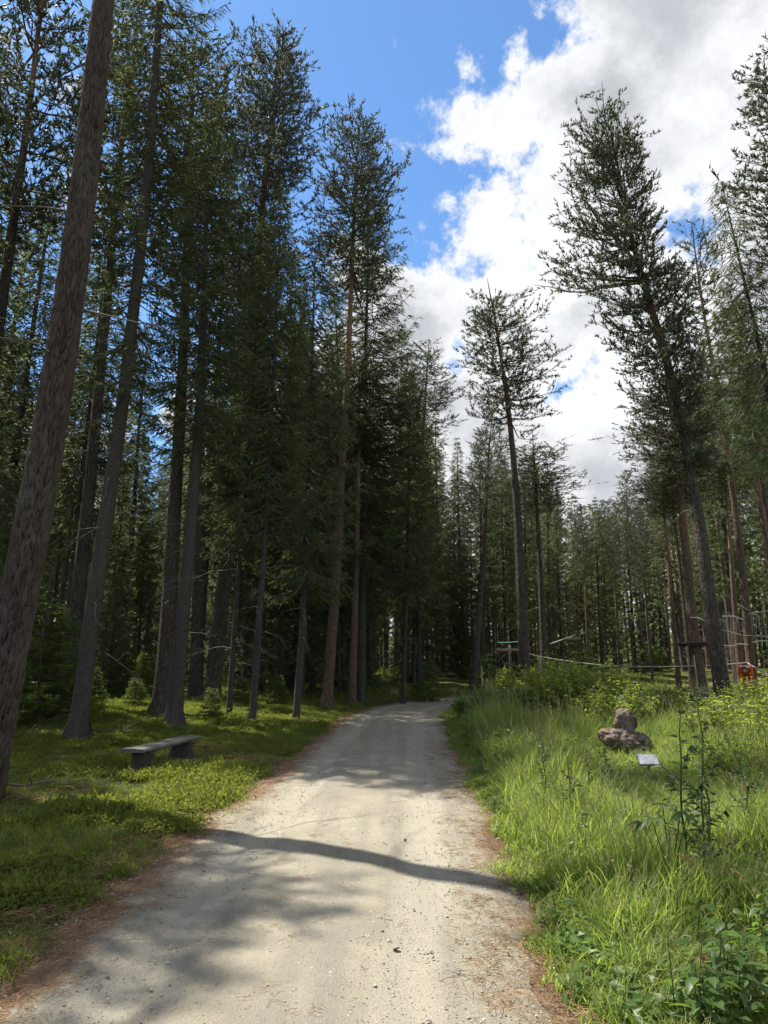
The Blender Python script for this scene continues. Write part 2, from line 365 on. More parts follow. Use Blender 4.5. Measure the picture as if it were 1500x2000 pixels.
# ------------------------------------------------------------------ scatter (countless stuff)
def protos(name, meshes):
    c = bpy.data.collections.new(name)
    for k, me in enumerate(meshes):
        o = bpy.data.objects.new('%s_%s' % (name, 'abcdefgh'[k]), me); c.objects.link(o)
    return c
def scatter(name, P, rot, scl, idx, coll, label, cat):
    me = bpy.data.meshes.new(name); me.vertices.add(len(P)); me.vertices.foreach_set('co', np.asarray(P, float).ravel())
    for n, t, a, key in (('rot', 'FLOAT_VECTOR', rot, 'vector'), ('scl', 'FLOAT_VECTOR', scl, 'vector'), ('idx', 'INT', idx, 'value')):
        q = me.attributes.new(n, t, 'POINT'); q.data.foreach_set(key, np.asarray(a).ravel())
    o = obj(name, me)
    g = bpy.data.node_groups.new(name, 'GeometryNodeTree'); g.is_modifier = True
    g.interface.new_socket('Geometry', in_out='INPUT', socket_type='NodeSocketGeometry'); g.interface.new_socket('Geometry', in_out='OUTPUT', socket_type='NodeSocketGeometry')
    gi, go = g.nodes.new('NodeGroupInput'), g.nodes.new('NodeGroupOutput')
    ci = g.nodes.new('GeometryNodeCollectionInfo'); ci.inputs['Collection'].default_value = coll; ci.inputs['Separate Children'].default_value = True; ci.inputs['Reset Children'].default_value = True
    ip = g.nodes.new('GeometryNodeInstanceOnPoints'); ip.inputs['Pick Instance'].default_value = True
    def na(n, t):
        a = g.nodes.new('GeometryNodeInputNamedAttribute'); a.data_type = t; a.inputs[0].default_value = n
        return [s for s in a.outputs if s.enabled and s.name == 'Attribute'][0]
    k = g.links.new
    k(gi.outputs[0], ip.inputs['Points']); k(ci.outputs[0], ip.inputs['Instance']); k(na('idx', 'INT'), ip.inputs['Instance Index'])
    er = g.nodes.new('FunctionNodeEulerToRotation'); k(na('rot', 'FLOAT_VECTOR'), er.inputs[0]); k(er.outputs[0], ip.inputs['Rotation'])
    k(na('scl', 'FLOAT_VECTOR'), ip.inputs['Scale']); k(ip.outputs[0], go.inputs[0])
    md = o.modifiers.new('scatter', 'NODES'); md.node_group = g
    return tag(o, label, cat, kind='stuff')
def blades(b, n, h, spread, lean, wdt, segs=3, m=0, curve=.5, hmin=.5):
    "n curved tapering grass blades"
    for k in range(n):
        a = rng.uniform(0, 6.28); r = spread * math.sqrt(rng.uniform()); hh = h * rng.uniform(hmin, 1); ln = lean * rng.uniform(.2, 1) ; a2 = rng.uniform(0, 6.28)
        d = np.array([math.cos(a2), math.sin(a2), 0]); s = np.array([-d[1], d[0], 0])
        t = np.linspace(0, 1, segs + 1)[:, None]; base = np.array([r * math.cos(a), r * math.sin(a), -.02])
        c = base + d * hh * ln * (t ** (1 + curve * 2)) + np.array([0, 0, 1.]) * hh * (t - .25 * ln * t ** 3)
        ww = wdt * rng.uniform(.6, 1.2) * (1 - t ** 1.6) * .5
        V = np.concatenate([c - s * ww, c + s * ww]); q = segs + 1
        i = np.arange(segs); f = np.stack([i, i + q, i + q + 1, i + 1], -1)
        b.add(V, f, m, np.clip(rng.uniform(.1, .8) + np.concatenate([t, t])[:, 0] * .25, 0, 1))
def leaves(b, Pp, nrm_, ln, wd, m=0, tint=None, fold=.15):
    "pointed folded leaves: Pp base (n,3), nrm_ direction (n,3), 4 tris each"
    n = len(Pp); D = nrm_ / (np.linalg.norm(nrm_, axis=1)[:, None] + 1e-9); q = rng.normal(size=(n, 3)) * .35 + np.array([0, 0, 1.])
    S_ = np.cross(D, q); S_ /= np.linalg.norm(S_, axis=1)[:, None] + 1e-9; U_ = np.cross(S_, D)
    ln = np.broadcast_to(ln, (n,))[:, None]; wd = np.broadcast_to(wd, (n,))[:, None]
    a = Pp; mid = Pp + D * ln * .45 - U_ * ln * fold * .3; tip = Pp + D * ln - U_ * ln * fold
    l = Pp + D * ln * .4 + S_ * wd * .5 + U_ * wd * fold; r = Pp + D * ln * .4 - S_ * wd * .5 + U_ * wd * fold
    V = np.stack([a, l, tip, r, mid], 1).reshape(-1, 3); i = np.arange(n)[:, None] * 5
    f = np.concatenate([i + [0, 4, 1], i + [1, 4, 2], i + [2, 4, 3], i + [3, 4, 0]])
    t = rng.uniform(0, 1, n) if tint is None else tint
    b.add(V, f, m, np.repeat(t, 5))
def tufts(kind, n):
    r = []
    for k in range(n):
        b = MB()
        if kind == 'short': blades(b, 16, .17, .09, .9, .008, 2, 0)
        elif kind == 'moss':
            q = rng.normal(size=(34, 3)) * [.07, .07, .0] + [0, 0, .01]; d = rng.normal(size=(34, 3)) * [1, 1, .3] + [0, 0, .9]
            leaves(b, q + rng.uniform(0, .05, (34, 1)) * [0, 0, 1], d, .045, .022)
        elif kind == 'tall':
            blades(b, 16, .62, .10, .58, .0095, 4, 0, .6, .45); blades(b, 2, .60, .10, .5, .006, 4, 1, .6, .6)
            for j in range(1 if k % 3 == 0 else 0):                      # flowering stem with a loose pale head
                a = rng.uniform(0, 6.28); hh = rng.uniform(.55, .85); t = np.linspace(0, 1, 5)[:, None]
                Pq = np.array([math.cos(a), math.sin(a), 0]) * (.04 + hh * .22 * t ** 2.2) + np.array([0, 0, 1.]) * hh * t
                b.tube(Pq, np.linspace(.0022, .0010, 5), 3, 0, None, False)
                n_ = 20; s_ = rng.uniform(.78, 1, n_)[:, None]; pp = Pq[-1] * (s_) + Pq[-2] * 0 + (Pq[-1] - Pq[-2]) * (s_ - 1) * .2
                leaves(b, pp, rng.normal(size=(n_, 3)) * .32 + [0, 0, 1], .024, .006, 1)
        elif kind == 'mid': blades(b, 20, .36, .10, .75, .0095, 3, 0, .6, .4)
        elif kind == 'herb':
            b.tube([[0, 0, -.02], [.01, .01, .2], [.02, 0, .38]], [.004, .003, .002], 3, 0)
            n_ = 18; z = rng.uniform(.05, .40, n_); a = rng.uniform(0, 6.28, n_); d = np.stack([np.cos(a), np.sin(a), rng.uniform(-.3, .5, n_)], -1)
            leaves(b, np.stack([z * .03, z * .02, z], -1) + d * .02, d, rng.uniform(.06, .11, n_), rng.uniform(.03, .05, n_))
        elif kind == 'clover':
            n_ = 22; a = rng.uniform(0, 6.28, n_); rr = rng.uniform(0, .13, n_); d = np.stack([np.cos(a), np.sin(a), rng.uniform(-.1, .6, n_)], -1)
            leaves(b, np.stack([rr * np.cos(a * 2), rr * np.sin(a * 2), rng.uniform(.02, .12, n_)], -1), d, rng.uniform(.04, .08, n_), rng.uniform(.025, .045, n_))
        r.append(b)
    return r
def mk(kind, n, mats): return protos('tuft_' + kind, [mesh_from('tuft_' + kind, b, mats, False) for b in tufts(kind, n)])
PC = {'short': mk('short', 5, [MT['grass']]), 'moss': mk('moss', 4, [MT['moss']]), 'tall': mk('tall', 6, [MT['meadow'], MT['seed']]),
      'mid': mk('mid', 5, [MT['meadow']]), 'herb': mk('herb', 4, [MT['herb']]), 'clover': mk('clover', 4, [MT['herb']])}
def pts(n, x0, x1, y0, y1, power=1.):
    y = y0 + (y1 - y0) * rng.uniform(0, 1, n) ** power; x = rng.uniform(x0, x1, n); return x, y
def infov(x, y, mrg=.06): return np.abs(x) < (y * CP) * (.564 + mrg) + .6
def lay(name, x, y, s, kind, label, cat, tilt=.12, sz=None):
    n = len(x); P_ = np.stack([x, y, ground(x, y)], -1); rot = np.stack([rng.normal(0, tilt, n), rng.normal(0, tilt, n), rng.uniform(0, 6.28, n)], -1)
    sc = np.stack([s, s, s if sz is None else sz], -1)
    return scatter(name, P_, rot, sc, rng.integers(0, 8, n) % len(PC[kind].objects), PC[kind], label, cat)
def keep(x, y, msk): return x[msk], y[msk]
LANES = []          # filled below: spots where the vegetation is kept low (x, y, radius)

# ------------------------------------------------------------------ tree makers
def axis_fn(P):
    P = np.asarray(P, float)
    return lambda z: np.stack([np.interp(z, P[:, 2], P[:, 0]), np.interp(z, P[:, 2], P[:, 1]), np.asarray(z, float)], -1)
def smooth_axis(P, n, div=10):
    P = np.asarray(P, float); z = np.linspace(P[0, 2], P[-1, 2], n); out_ = np.stack([np.interp(z, P[:, 2], P[:, 0]), np.interp(z, P[:, 2], P[:, 1]), z], -1)
    k = max(3, n // div) | 1
    for c in (0, 1):
        q = np.pad(out_[:, c], k // 2, mode='reflect', reflect_type='odd'); out_[:, c] = np.convolve(q, np.ones(k) / k, 'valid')
    return out_
def trunk_mb(P, r0, H, sides=12, n=40, flare=.22, rough=.06, seed=0, tip=.04, power=.8):
    A = smooth_axis(P, n); z = A[:, 2] - A[0, 2]; t = np.clip(z / H, 0, 1)
    r = r0 * ((1 - t) ** power * (1 - tip) + tip) * (1 + flare * np.exp(-z / (r0 * 1.1)))
    th = np.arange(sides) / sides * 2 * math.pi
    cx, cy = np.cos(th) * 1.3, np.sin(th) * 1.3
    d = (vnoise(cx[None] * 2 + seed * 7.1, cy[None] * 2 + z[:, None] * 1.2, seed) - .5) * rough * 2 * r[:, None]
    rootm = np.exp(-z / (r0 * 1.4))[:, None]
    d = d + rootm * r0 * .9 * (np.maximum(0, np.cos(th * 4 + seed))[None] ** 2 - .2)
    b = MB(); b.tube(A, r, sides, 0, t, True, d); return b, A
def big_trunk(P, r0, H, n=560, sides=112, seed=3):
    A = smooth_axis(P, n, 4); z = A[:, 2] - A[0, 2]; t = np.clip(z / H, 0, 1)
    r = r0 * ((1 - t) ** .75 * .96 + .04) * (1 + .30 * np.exp(-z / .5))
    th = np.arange(sides) / sides * 2 * math.pi; TH, ZZ = np.meshgrid(th, z)
    per = 36                                                    # furrows run up the stem, plates between them
    wx = (fbm(np.cos(TH) * 2.5 + 9, ZZ * 1.3 + np.sin(TH) * 2.5, 3, seed) - .5) * 1.1; wy = (fbm(np.cos(TH) * 3 + 2, ZZ * 2.0 + np.sin(TH) * 3, 3, seed + 5) - .5) * 1.6
    u = TH / (2 * math.pi) * per
    fade = np.minimum(1, np.minimum(u, per - u) / 1.5)
    f1, f2, cid = voro(u + wx * fade, ZZ * 3.6 + wy, seed)
    e = sst(f2 - f1, .0, .26); deep = sst(1 - t, .3, .85)[:, None]
    d = (e * .030 + cid * .016 - .03) * (.35 + .65 * deep) + (fbm(np.cos(TH) * 14, ZZ * 13 + np.sin(TH) * 14, 3, seed) - .5) * .012
    d = d + np.exp(-ZZ / .45) * r0 * .45 * (np.maximum(0, np.cos(TH * 3 + 1)) ** 2 - .2)
    b = MB(); b.tube(A, r, sides, 0, t, True, d); b.crev = np.clip(e * (.75 + .5 * cid), 0, 1); return b, A
def needles(b, P, D, Ls, k, nl, nw, m, open_=.9, tint=None, core=0.):
    "bottle-brush shoots: k needle blades round each shoot axis"
    n = len(P); D = D / (np.linalg.norm(D, axis=1)[:, None] + 1e-9)
    A = np.cross(D, rng.normal(size=(n, 3))); A /= np.linalg.norm(A, axis=1)[:, None] + 1e-9; B = np.cross(D, A)
    s = rng.uniform(.0, 1., (n, k)); th = rng.uniform(0, 6.28, (n, k)) ; op = open_ * rng.uniform(.55, 1.2, (n, k)) * (1.15 - .55 * s)
    base = P[:, None] + D[:, None] * (s * Ls[:, None])[..., None]
    rad = A[:, None] * np.cos(th)[..., None] + B[:, None] * np.sin(th)[..., None]
    nd = D[:, None] * np.cos(op)[..., None] + rad * np.sin(op)[..., None]; sdv = np.cross(nd, rng.normal(size=(n, k, 3))); sdv /= np.linalg.norm(sdv, axis=2)[..., None] + 1e-9
    l = nl * rng.uniform(.7, 1.2, (n, k))[..., None]; ww = nw * rng.uniform(.7, 1.2, (n, k))[..., None]
    V = np.stack([base + sdv * ww * .5, base - sdv * ww * .5, base + nd * l], 2).reshape(-1, 3)
    tt = rng.uniform(0, 1, n) if tint is None else tint
    b.add(V, np.arange(len(V)).reshape(-1, 3), m, np.repeat(tt, k * 3))
    if core:                                        # the shoot's own body: a slim spindle of packed needles
        c0 = P + D * (Ls * .32)[:, None]; q = [c0 + (A * math.cos(a) + B * math.sin(a)) * core for a in (0, 2.09, 4.19)]
        V = np.stack([P, *q, P + D * (Ls * 1.02)[:, None]], 1).reshape(-1, 3); i = np.arange(n)[:, None] * 5
        b.add(V, np.concatenate([i + e for e in ([0, 2, 1], [0, 3, 2], [0, 1, 3], [1, 2, 4], [2, 3, 4], [3, 1, 4])]), m, np.repeat(tt, 5))
def interp_env(env, z): e = np.asarray(env, float); return np.interp(z, e[:, 0], e[:, 1])
def pine_crown(ax, z0, z1, env, nb, asym=None, dens=1., seed=0, sh=.135, nl=.058, nw=.016, k=6, core=.021, r_in=.05, up=1., tiers=0):
    """Scots pine crown: crooked limbs, side twigs, upturned brush shoots in clumps"""
    b = MB(); PP, DD, TT = [], [], []
    for i in range(nb):
        zf = 1 - (1 - (i + rng.uniform(0, 1)) / nb) ** 1.0
        if tiers: zf = min(1., max(0., (math.floor(zf * tiers) + .5 + rng.normal(0, .13)) / tiers))
        z = z0 + (z1 - z0) * zf; az = i * 2.3999 + rng.normal(0, .5)
        ln = float(interp_env(env, zf)) * rng.uniform(.5, 1.15)
        ln *= .62 + .76 * float(vnoise(np.array([az % 6.283 * 1.1 + seed * 3.7]), np.array([z * .55 + seed]), 17)[0])
        if asym is not None: ln *= 1 + asym[0] * math.cos(az - asym[1])
        el = (-.12 + 1.0 * zf ** 1.6 + rng.normal(0, .16)) * up
        n = 7; t = np.linspace(0, 1, n)[:, None]; h = np.array([math.cos(az), math.sin(az), 0]); sv = np.array([-h[1], h[0], 0])
        wig = np.cumsum(rng.normal(0, .055, (n, 2)), 0)
        p = ax(z) + (h * math.cos(el) + np.array([0, 0, math.sin(el)])) * ln * t + np.array([0, 0, 1]) * ln * (.16 * t ** 2 - .07 * np.sin(t * math.pi)) + (sv * wig[:, :1] + np.array([0, 0, 1]) * wig[:, 1:]) * ln * t
        b.tube(p, np.linspace(max(.012, .017 * ln), .006, n), 4, 1, None, False)
        nt_ = max(4, int(ln * 4.6 * dens)); s = np.clip(rng.beta(1.5, 1.1, nt_), .12, 1)
        clump = rng.uniform(0, 1) * .7
        for q in s:
            pb = np.array([np.interp(q, t[:, 0], p[:, c]) for c in range(3)]); sg = rng.choice([-1, 1])
            tl = (.48 + .34 * ln * (1.1 - q)) * rng.uniform(.5, 1.25); td = h * rng.uniform(.1, 1.) + sv * sg * rng.uniform(.2, 1.25) + np.array([0, 0, rng.uniform(-.25, .95)])
            td /= np.linalg.norm(td); tp = np.stack([pb, pb + td * tl * .5, pb + td * tl + np.array([0, 0, .10 * tl])])
            b.tube(tp, [.007, .005, .003], 3, 1, None, False)
            ns = max(6, int(tl * 21)); ss = rng.uniform(.12, 1., ns)[:, None]
            sp = tp[0] + (tp[2] - tp[0]) * ss; dd = td * .7 + rng.normal(0, .55, (ns, 3)) + np.array([0, 0, .55])
            PP.append(sp); DD.append(dd); TT.append(np.clip(rng.normal(.3 + clump * .6, .16, ns), 0, 1))
    PP, DD, TT = np.concatenate(PP), np.concatenate(DD), np.concatenate(TT)
    needles(b, PP, DD, sh * rng.uniform(.6, 1.2, len(PP)), k, nl, nw, 0, .85, TT, core)
    return b
def spruce_crown(ax, z0, z1, env, nlev, per=5, asym=None, dens=1., droop=1., nl=.085, nw=.026, k=9, hang=.5, m_br=1, mscale=1., core=.016):
    """Norway spruce crown: whorls of drooping boughs with hanging comb-like twigs"""
    b = MB(); PP, DD, LL, TT = [], [], [], []
    for lv in range(nlev):
        zf = lv / (nlev - 1); z = z0 + (z1 - z0) * zf
        for j in range(per):
            az = lv * 1.1 + j * 2 * math.pi / per + rng.normal(0, .35)
            ln = float(interp_env(env, zf)) * rng.uniform(.6, 1.12)
            if ln < .1: continue
            if asym is not None: ln *= 1 + asym[0] * math.cos(az - asym[1])
            el = (-.30 + .95 * zf ** 1.4) * droop + rng.normal(0, .10)
            n = 6; t = np.linspace(0, 1, n)[:, None]; h = np.array([math.cos(az), math.sin(az), 0]); sv = np.array([-h[1], h[0], 0])
            p = ax(z + rng.normal(0, .05)) + (h * math.cos(el) + np.array([0, 0, math.sin(el)])) * ln * t + np.array([0, 0, 1]) * ln * (.22 * t ** 2.5 - .13 * np.sin(t * math.pi * .9)) + sv * ln * rng.normal(0, .06) * t ** 2
            b.tube(p, np.linspace(max(.008, .013 * ln), .004, n), 3, 1, None, False)
            nt_ = max(5, int(ln * 15 * dens)); q = np.clip(rng.uniform(.12, 1.02, nt_) ** .8, 0, 1); sg = rng.choice([-1., 1.], nt_)
            pb = np.stack([np.interp(q, t[:, 0], p[:, c]) for c in range(3)], -1)
            tl = (.24 + .40 * np.sqrt(ln) * (1.05 - q)) * rng.uniform(.7, 1.2, nt_) * mscale
            hg = hang * rng.uniform(.2, 1.3, nt_)[:, None]
            td = h * rng.uniform(.35, .9, nt_)[:, None] + sv * sg[:, None] * rng.uniform(.3, 1., nt_)[:, None] + np.array([0, 0, -1.]) * hg
            PP.append(pb); DD.append(td); LL.append(tl); TT.append(np.clip(rng.normal(.25 + .5 * rng.uniform(), .15, nt_) + .25 * (q - .5), 0, 1))
    PP, DD, LL, TT = map(np.concatenate, (PP, DD, LL, TT))
    needles(b, PP, DD, LL, k, nl * mscale, nw * mscale, 0, .8, TT, core * mscale)
    return b
def dead_branches(b, ax, rad, z0, z1, n, ln=1.2, m=0, droop=.35):
    for i in range(n):
        z = rng.uniform(z0, z1); az = rng.uniform(0, 6.28); l = ln * rng.uniform(.25, 1.2); h = np.array([math.cos(az), math.sin(az), 0])
        t = np.linspace(0, 1, 5)[:, None]; wig = np.cumsum(rng.normal(0, .07, (5, 3)), 0) * t
        p = ax(z) + h * (rad * .6 + l * t) + np.array([0, 0, 1]) * l * (rng.uniform(-.1, .25) * t - droop * t ** 2) + wig * l
        b.tube(p, np.linspace(.010 + .006 * l, .003, 5), 4, m, None, False)
        for j in range(int(2 + l * 3)):
            q = rng.uniform(.3, 1); pb = np.array([np.interp(q, t[:, 0], p[:, c]) for c in range(3)]); d = rng.normal(0, .5, 3) + h * .6 - np.array([0, 0, .2])
            b.tube(np.stack([pb, pb + d * l * .16, pb + d * l * .3 - np.array([0, 0, .05])]), [.004, .003, .002], 3, m, None, False)

PINE_ENV = [(0, 1.9), (.15, 2.6), (.45, 2.7), (.7, 2.1), (.9, 1.1), (1, .45)]
SPR_ENV = [(0, 1.5), (.12, 2.1), (.4, 1.75), (.7, 1.05), (.92, .35), (1, .12)]

# ------------------------------------------------------------------ the trees one can single out
SHC = {}
def shared_crown(kind):
    "crown meshes several of the half hidden trees share: straight, 10 m tall, about 2 m in radius"
    if kind not in SHC:
        ax = axis_fn([[0, 0, 0], [.05, .04, 5], [0, 0, 10]]); r_ = []
        for k in range(2):
            if kind == 'pine': c = pine_crown(ax, 0, 9.9, [(0, 1.3), (.25, 2.0), (.6, 2.0), (.85, 1.5), (1, .9)] if k else [(0, 1.6), (.2, 2.2), (.5, 1.7), (.8, 1.5), (1, .9)], 125, None, 1., k)
            else: c = spruce_crown(ax, 0, 10, [(0, 1.5), (.2, 2.0), (.5, 1.6), (.8, .85), (1, .15)], 46, 5, None, 1., 1., .07, .018, 10, .6, core=.018)
            r_.append(mesh_from('crown', c, [MT[kind], MT['branch']], False))
        SHC[kind] = r_
    return SHC[kind]
def key_tree(name, label, px, Y, wpx, kind, z0v=None, env=None, nb=70, ext=0, asym=None, dead=0, dz=(1.5, 6), sides=16, dens=1., bmat=None, big=False, group=None, topz=None, share=True, seed=0, deadl=1.2, up=1., ms=1., tiers=0):
    """px: points of the stem in the photograph from the foot up, all standing at distance Y"""
    W = [at(u, v, Y) for u, v in px]
    x0 = W[0][0]; W[0] = np.array([x0, Y, gz(x0, Y) - .05])
    W = np.array(W)
    if topz is not None:
        d = (W[-1] - W[-2]) / (W[-1][2] - W[-2][2]); W = np.vstack([W, W[-1] + d * .6 * (topz - W[-1][2]) * np.array([1, 1, 0]) + np.array([0, 0, topz - W[-1][2]])])
    base = W[0].copy(); P_ = W - base; H = P_[-1, 2]
    if not big: P_[:, 1] += np.sin(np.linspace(0, 2.6, len(P_))) * .12
    t = thing(name, label, 'tree', base, 0, group)
    r0 = .5 * wpx / F * Y * .9
    b, A = (big_trunk if big else lambda *a: trunk_mb(*a, sides=sides, n=48, seed=len(label)))(P_, r0, H)
    bm = bmat or ('bark_pine' if kind == 'pine' else 'bark_spruce')
    tr = b.build('trunk', [MT['bark_big' if big else bm]], True, t)
    if big: q = np.concatenate([b.crev.ravel(), [1.]]); at_ = tr.data.attributes.new('crev', 'FLOAT', 'POINT'); at_.data.foreach_set('value', q)
    ax = axis_fn(A)
    if dead:
        q = MB(); dead_branches(q, ax, r0 * .7, dz[0], dz[1], dead, deadl); stuff(q.build('dead_branchwork', [MT['twig']], True, t))
    zz0 = (at(px[0][0], z0v, Y)[2] - base[2]) if z0v is not None else H * .4
    env = env or PINE_ENV
    if share and kind != 'larch':
        me = shared_crown(kind)[len(t.name) % 2 if kind == 'pine' else int(Y * 10) % 2]; o = stuff(obj('crown', me, t)); p0_, p1_ = ax(zz0), ax(H - (.9 if kind == 'pine' else 0)); d = Vector(p1_ - p0_)
        rs = max(e[1] for e in env) / 2.05; o.location = tuple(p0_); o.scale = (rs, rs, d.length / 10)
        o.rotation_mode = 'QUATERNION'; from mathutils import Quaternion
        o.rotation_quaternion = Vector((0, 0, 1)).rotation_difference(d) @ Quaternion((0, 0, 1), float(Y * 7.3))
        return t
    if kind == 'pine': c = pine_crown(ax, zz0, H - 1.1, env, nb, asym, dens, seed, up=up, tiers=tiers); mt = 'pine'
    elif kind == 'larch': c = spruce_crown(ax, zz0, H, env, nb, 5, asym, dens, .8, .06, .016, 10, .9, core=.012); mt = 'larch'
    else: c = spruce_crown(ax, zz0, H, env, int(nb * 1.15), 5, asym, dens, 1., .07, .018, 10, .6, core=.018, mscale=ms); mt = 'spruce'
    stuff(c.build('crown', [MT[mt], MT['branch']], False, t))
    return t
key_tree('pine_tree', 'massive leaning pine with deeply furrowed bark at the left edge of the photo', [(-44, 1562), (12, 1300), (72, 1000), (115, 750), (150, 500), (178, 250), (202, 0)], 8.75, 80, 'pine', -110,
         [(0, .9), (.15, 1.3), (.3, 1.9), (.7, 1.7), (1, .5)], 40, big=True, topz=25, dead=9, dz=(5.2, 12.5), deadl=1.3, share=False)
key_tree('spruce_tree', 'grey straight spruce standing left of the bench, next to the massive pine', [(150, 1447), (178, 1200), (205, 1000), (235, 800), (262, 560), (285, 350), (310, 0)], 14.3, 37, 'spruce', 770, [(0, 1.6), (.3, 2.1), (.5, 1.8), (.75, 1.2), (1, .4)], 46, dens=1.7, topz=28, share=False, ms=.72, dead=12, dz=(2.2, 9), sides=20)
key_tree('pine_tree', 'thick dark pine with flared rusty foot behind the bench tree', [(312, 1392), (325, 1250), (335, 1050), (350, 800), (360, 550), (368, 300)], 18.5, 37, 'pine', 560, [(0, 1.8), (.3, 2.7), (1, .9)], 95, topz=21.5, dead=14, dz=(3, 10))
key_tree('spruce_tree', 'grey spruce with curved foot directly behind the far bench end', [(338, 1425), (352, 1250), (368, 1050), (385, 850), (396, 600), (402, 400)], 16.2, 33, 'spruce', 860, [(0, 1.3), (.25, 1.8), (1, .15)], 44, topz=17, dead=12, dz=(2, 7.5), sides=20)
key_tree('pine_tree', 'very tall dark pine with a dense rounded top against the blue sky', [(412, 1372), (435, 1150), (458, 950), (480, 750), (500, 500), (520, 330), (545, 62)], 22, 36, 'pine', 590, [(0, 1.0), (.2, 1.6), (.45, 1.9), (.7, 1.95), (.9, 1.6), (1, 1.0)], 225, dead=16, dz=(3, 13), dens=1.15, share=False)
key_tree('spruce_tree', 'thin pole spruce with many bare twigs right of the very tall pine', [(447, 1398), (460, 1180), (475, 1000), (490, 800)], 19, 13, 'spruce', 1060, [(0, .9), (.3, 1.7), (.6, 1.2), (1, .1)], 30, topz=15, dead=20, dz=(1, 8), sides=10)
key_tree('spruce_tree', 'thin pale spruce pole with lichen bark in the middle of the left bank', [(492, 1412), (510, 1150), (520, 1000), (530, 800)], 18, 16, 'spruce', 1030, [(0, .9), (.3, 1.7), (.6, 1.2), (1, .1)], 30, topz=15.5, dead=20, dz=(1, 8), sides=10)
key_tree('spruce_tree', 'thin spruce with pale upper stem between the pole spruce and the roadside pine', [(578, 1400), (592, 1200), (600, 980), (606, 800)], 19.5, 16, 'spruce', 1140, [(0, .9), (.3, 1.9), (.6, 1.1), (1, .1)], 34, topz=15, dead=16, dz=(1, 7), sides=10)
key_tree('pine_tree', 'tall pine whose lit upper stem glows orange above the road', [(637, 1392), (655, 1150), (668, 900), (676, 780), (684, 600), (690, 450), (702, 206)], 23.5, 24, 'pine', 560, [(0, 2.0), (.3, 2.2), (.6, 1.7), (.85, 1.4), (1, .9)], 150, dead=8, dz=(10, 15), bmat='bark_red', share=False)
key_tree('spruce_tree', 'broad dark spruce with long drooping boughs next to the orange stemmed pine', [(705, 1372), (710, 1000), (714, 700), (722, 330)], 27, 18, 'spruce', 1100, [(0, 2.6), (.2, 3.5), (.5, 2.9), (.8, 1.5), (1, .2)], 50, dens=1.1, share=False)
key_tree('pine_tree', 'pale brown lit stem standing just left of the road bend', [(687, 1376), (693, 1200), (697, 1050), (700, 900)], 25.5, 18, 'pine', 900, PINE_ENV, 34, topz=14, bmat='bark_red', dead=10, dz=(3, 8))
key_tree('spruce_tree', 'thin dark spruce closest to the left road edge near the bend', [(787, 1378), (793, 1200), (797, 1000)], 27.5, 10, 'spruce', 1150, [(0, 1.6), (.3, 1.8), (.6, 1.2), (1, .1)], 34, topz=14, dead=10, dz=(1, 4), sides=8)
key_tree('pine_tree', 'dark leaning pine behind the bend with a sparse crown above the road end', [(922, 1345), (935, 1200), (947, 1050), (955, 880), (962, 810)], 34, 19, 'pine', 1000, [(0, 1.5), (.4, 2.0), (.8, 1.3), (1, .4)], 60, dead=12, dz=(3, 8), share=False)
key_tree('pine_tree', 'slender reddish pine behind the road bend beside the broad spruce', [(812, 1340), (818, 950), (828, 820), (838, 660)], 38, 20, 'pine', 900, [(0, 1.4), (.4, 2.2), (.8, 1.6), (1, .5)], 50, bmat='bark_red')
key_tree('pine_tree', 'straight free standing pine with layered crown at the right of the road', [(1027, 1348), (1020, 1200), (1012, 1000), (1000, 850), (985, 730), (972, 650), (952, 542)], 26.5, 25, 'pine', 830, [(0, 1.3), (.15, 2.2), (.35, 2.5), (.6, 1.9), (.85, 1.6), (1, 1.0)], 92, up=.4, tiers=7, dead=9, dz=(8.5, 11.8), dens=1.05, share=False)
key_tree('pine_tree', 'short dark pine right beside the free standing layered pine', [(1065, 1352), (1058, 1150), (1048, 950), (1040, 838)], 29, 18, 'pine', 1000, [(0, 1.3), (.3, 2.1), (.7, 1.6), (1, .6)], 44, dead=6, dz=(3, 6))
key_tree('pine_tree', 'large pine leaning left over the meadow with a broad ragged crown', [(1418, 1388), (1390, 1200), (1365, 1000), (1330, 800), (1300, 680), (1270, 580), (1240, 480), (1218, 380), (1192, 228)], 18.6, 33, 'pine', 930, [(0, .8), (.15, 1.2), (.31, 1.3), (.5, 1.75), (.65, 1.6), (.82, 1.45), (1, .95)], 285, asym=(.5, math.pi), seed=2, tiers=13, dead=12, dz=(5, 10), sides=24, dens=1.05, share=False)
key_tree('pine_tree', 'reddish pine standing between the hanging steps and the leaning pine', [(1470, 1335), (1450, 1100), (1433, 950), (1405, 760), (1375, 600), (1350, 425)], 26, 20, 'pine', 900, [(0, 1.1), (.3, 2.0), (.7, 2.1), (.9, 1.2), (1, .5)], 84, bmat='bark_red', dead=10, dz=(5, 10), share=False)
key_tree('pine_tree', 'lit red brown pine carrying the dark plank platform', [(1370, 1362), (1352, 1200), (1335, 1000), (1320, 820), (1312, 700)], 24.5, 27, 'pine', 960, [(0, 1.6), (.3, 2.2), (.7, 1.8), (1, .6)], 54, bmat='bark_red', sides=20)
key_tree('pine_tree', 'slim reddish pine left of the platform pine', [(1327, 1352), (1312, 1150), (1300, 1000), (1290, 880)], 25.5, 13, 'pine', 1010, [(0, 1.0), (.4, 1.6), (1, .5)], 34, bmat='bark_red')
key_tree('pine_tree', 'thin pine stem close behind the platform pine', [(1354, 1345), (1335, 1150), (1318, 1000), (1306, 850)], 28, 13, 'pine', 1000, [(0, 1.0), (.4, 1.6), (1, .5)], 34)
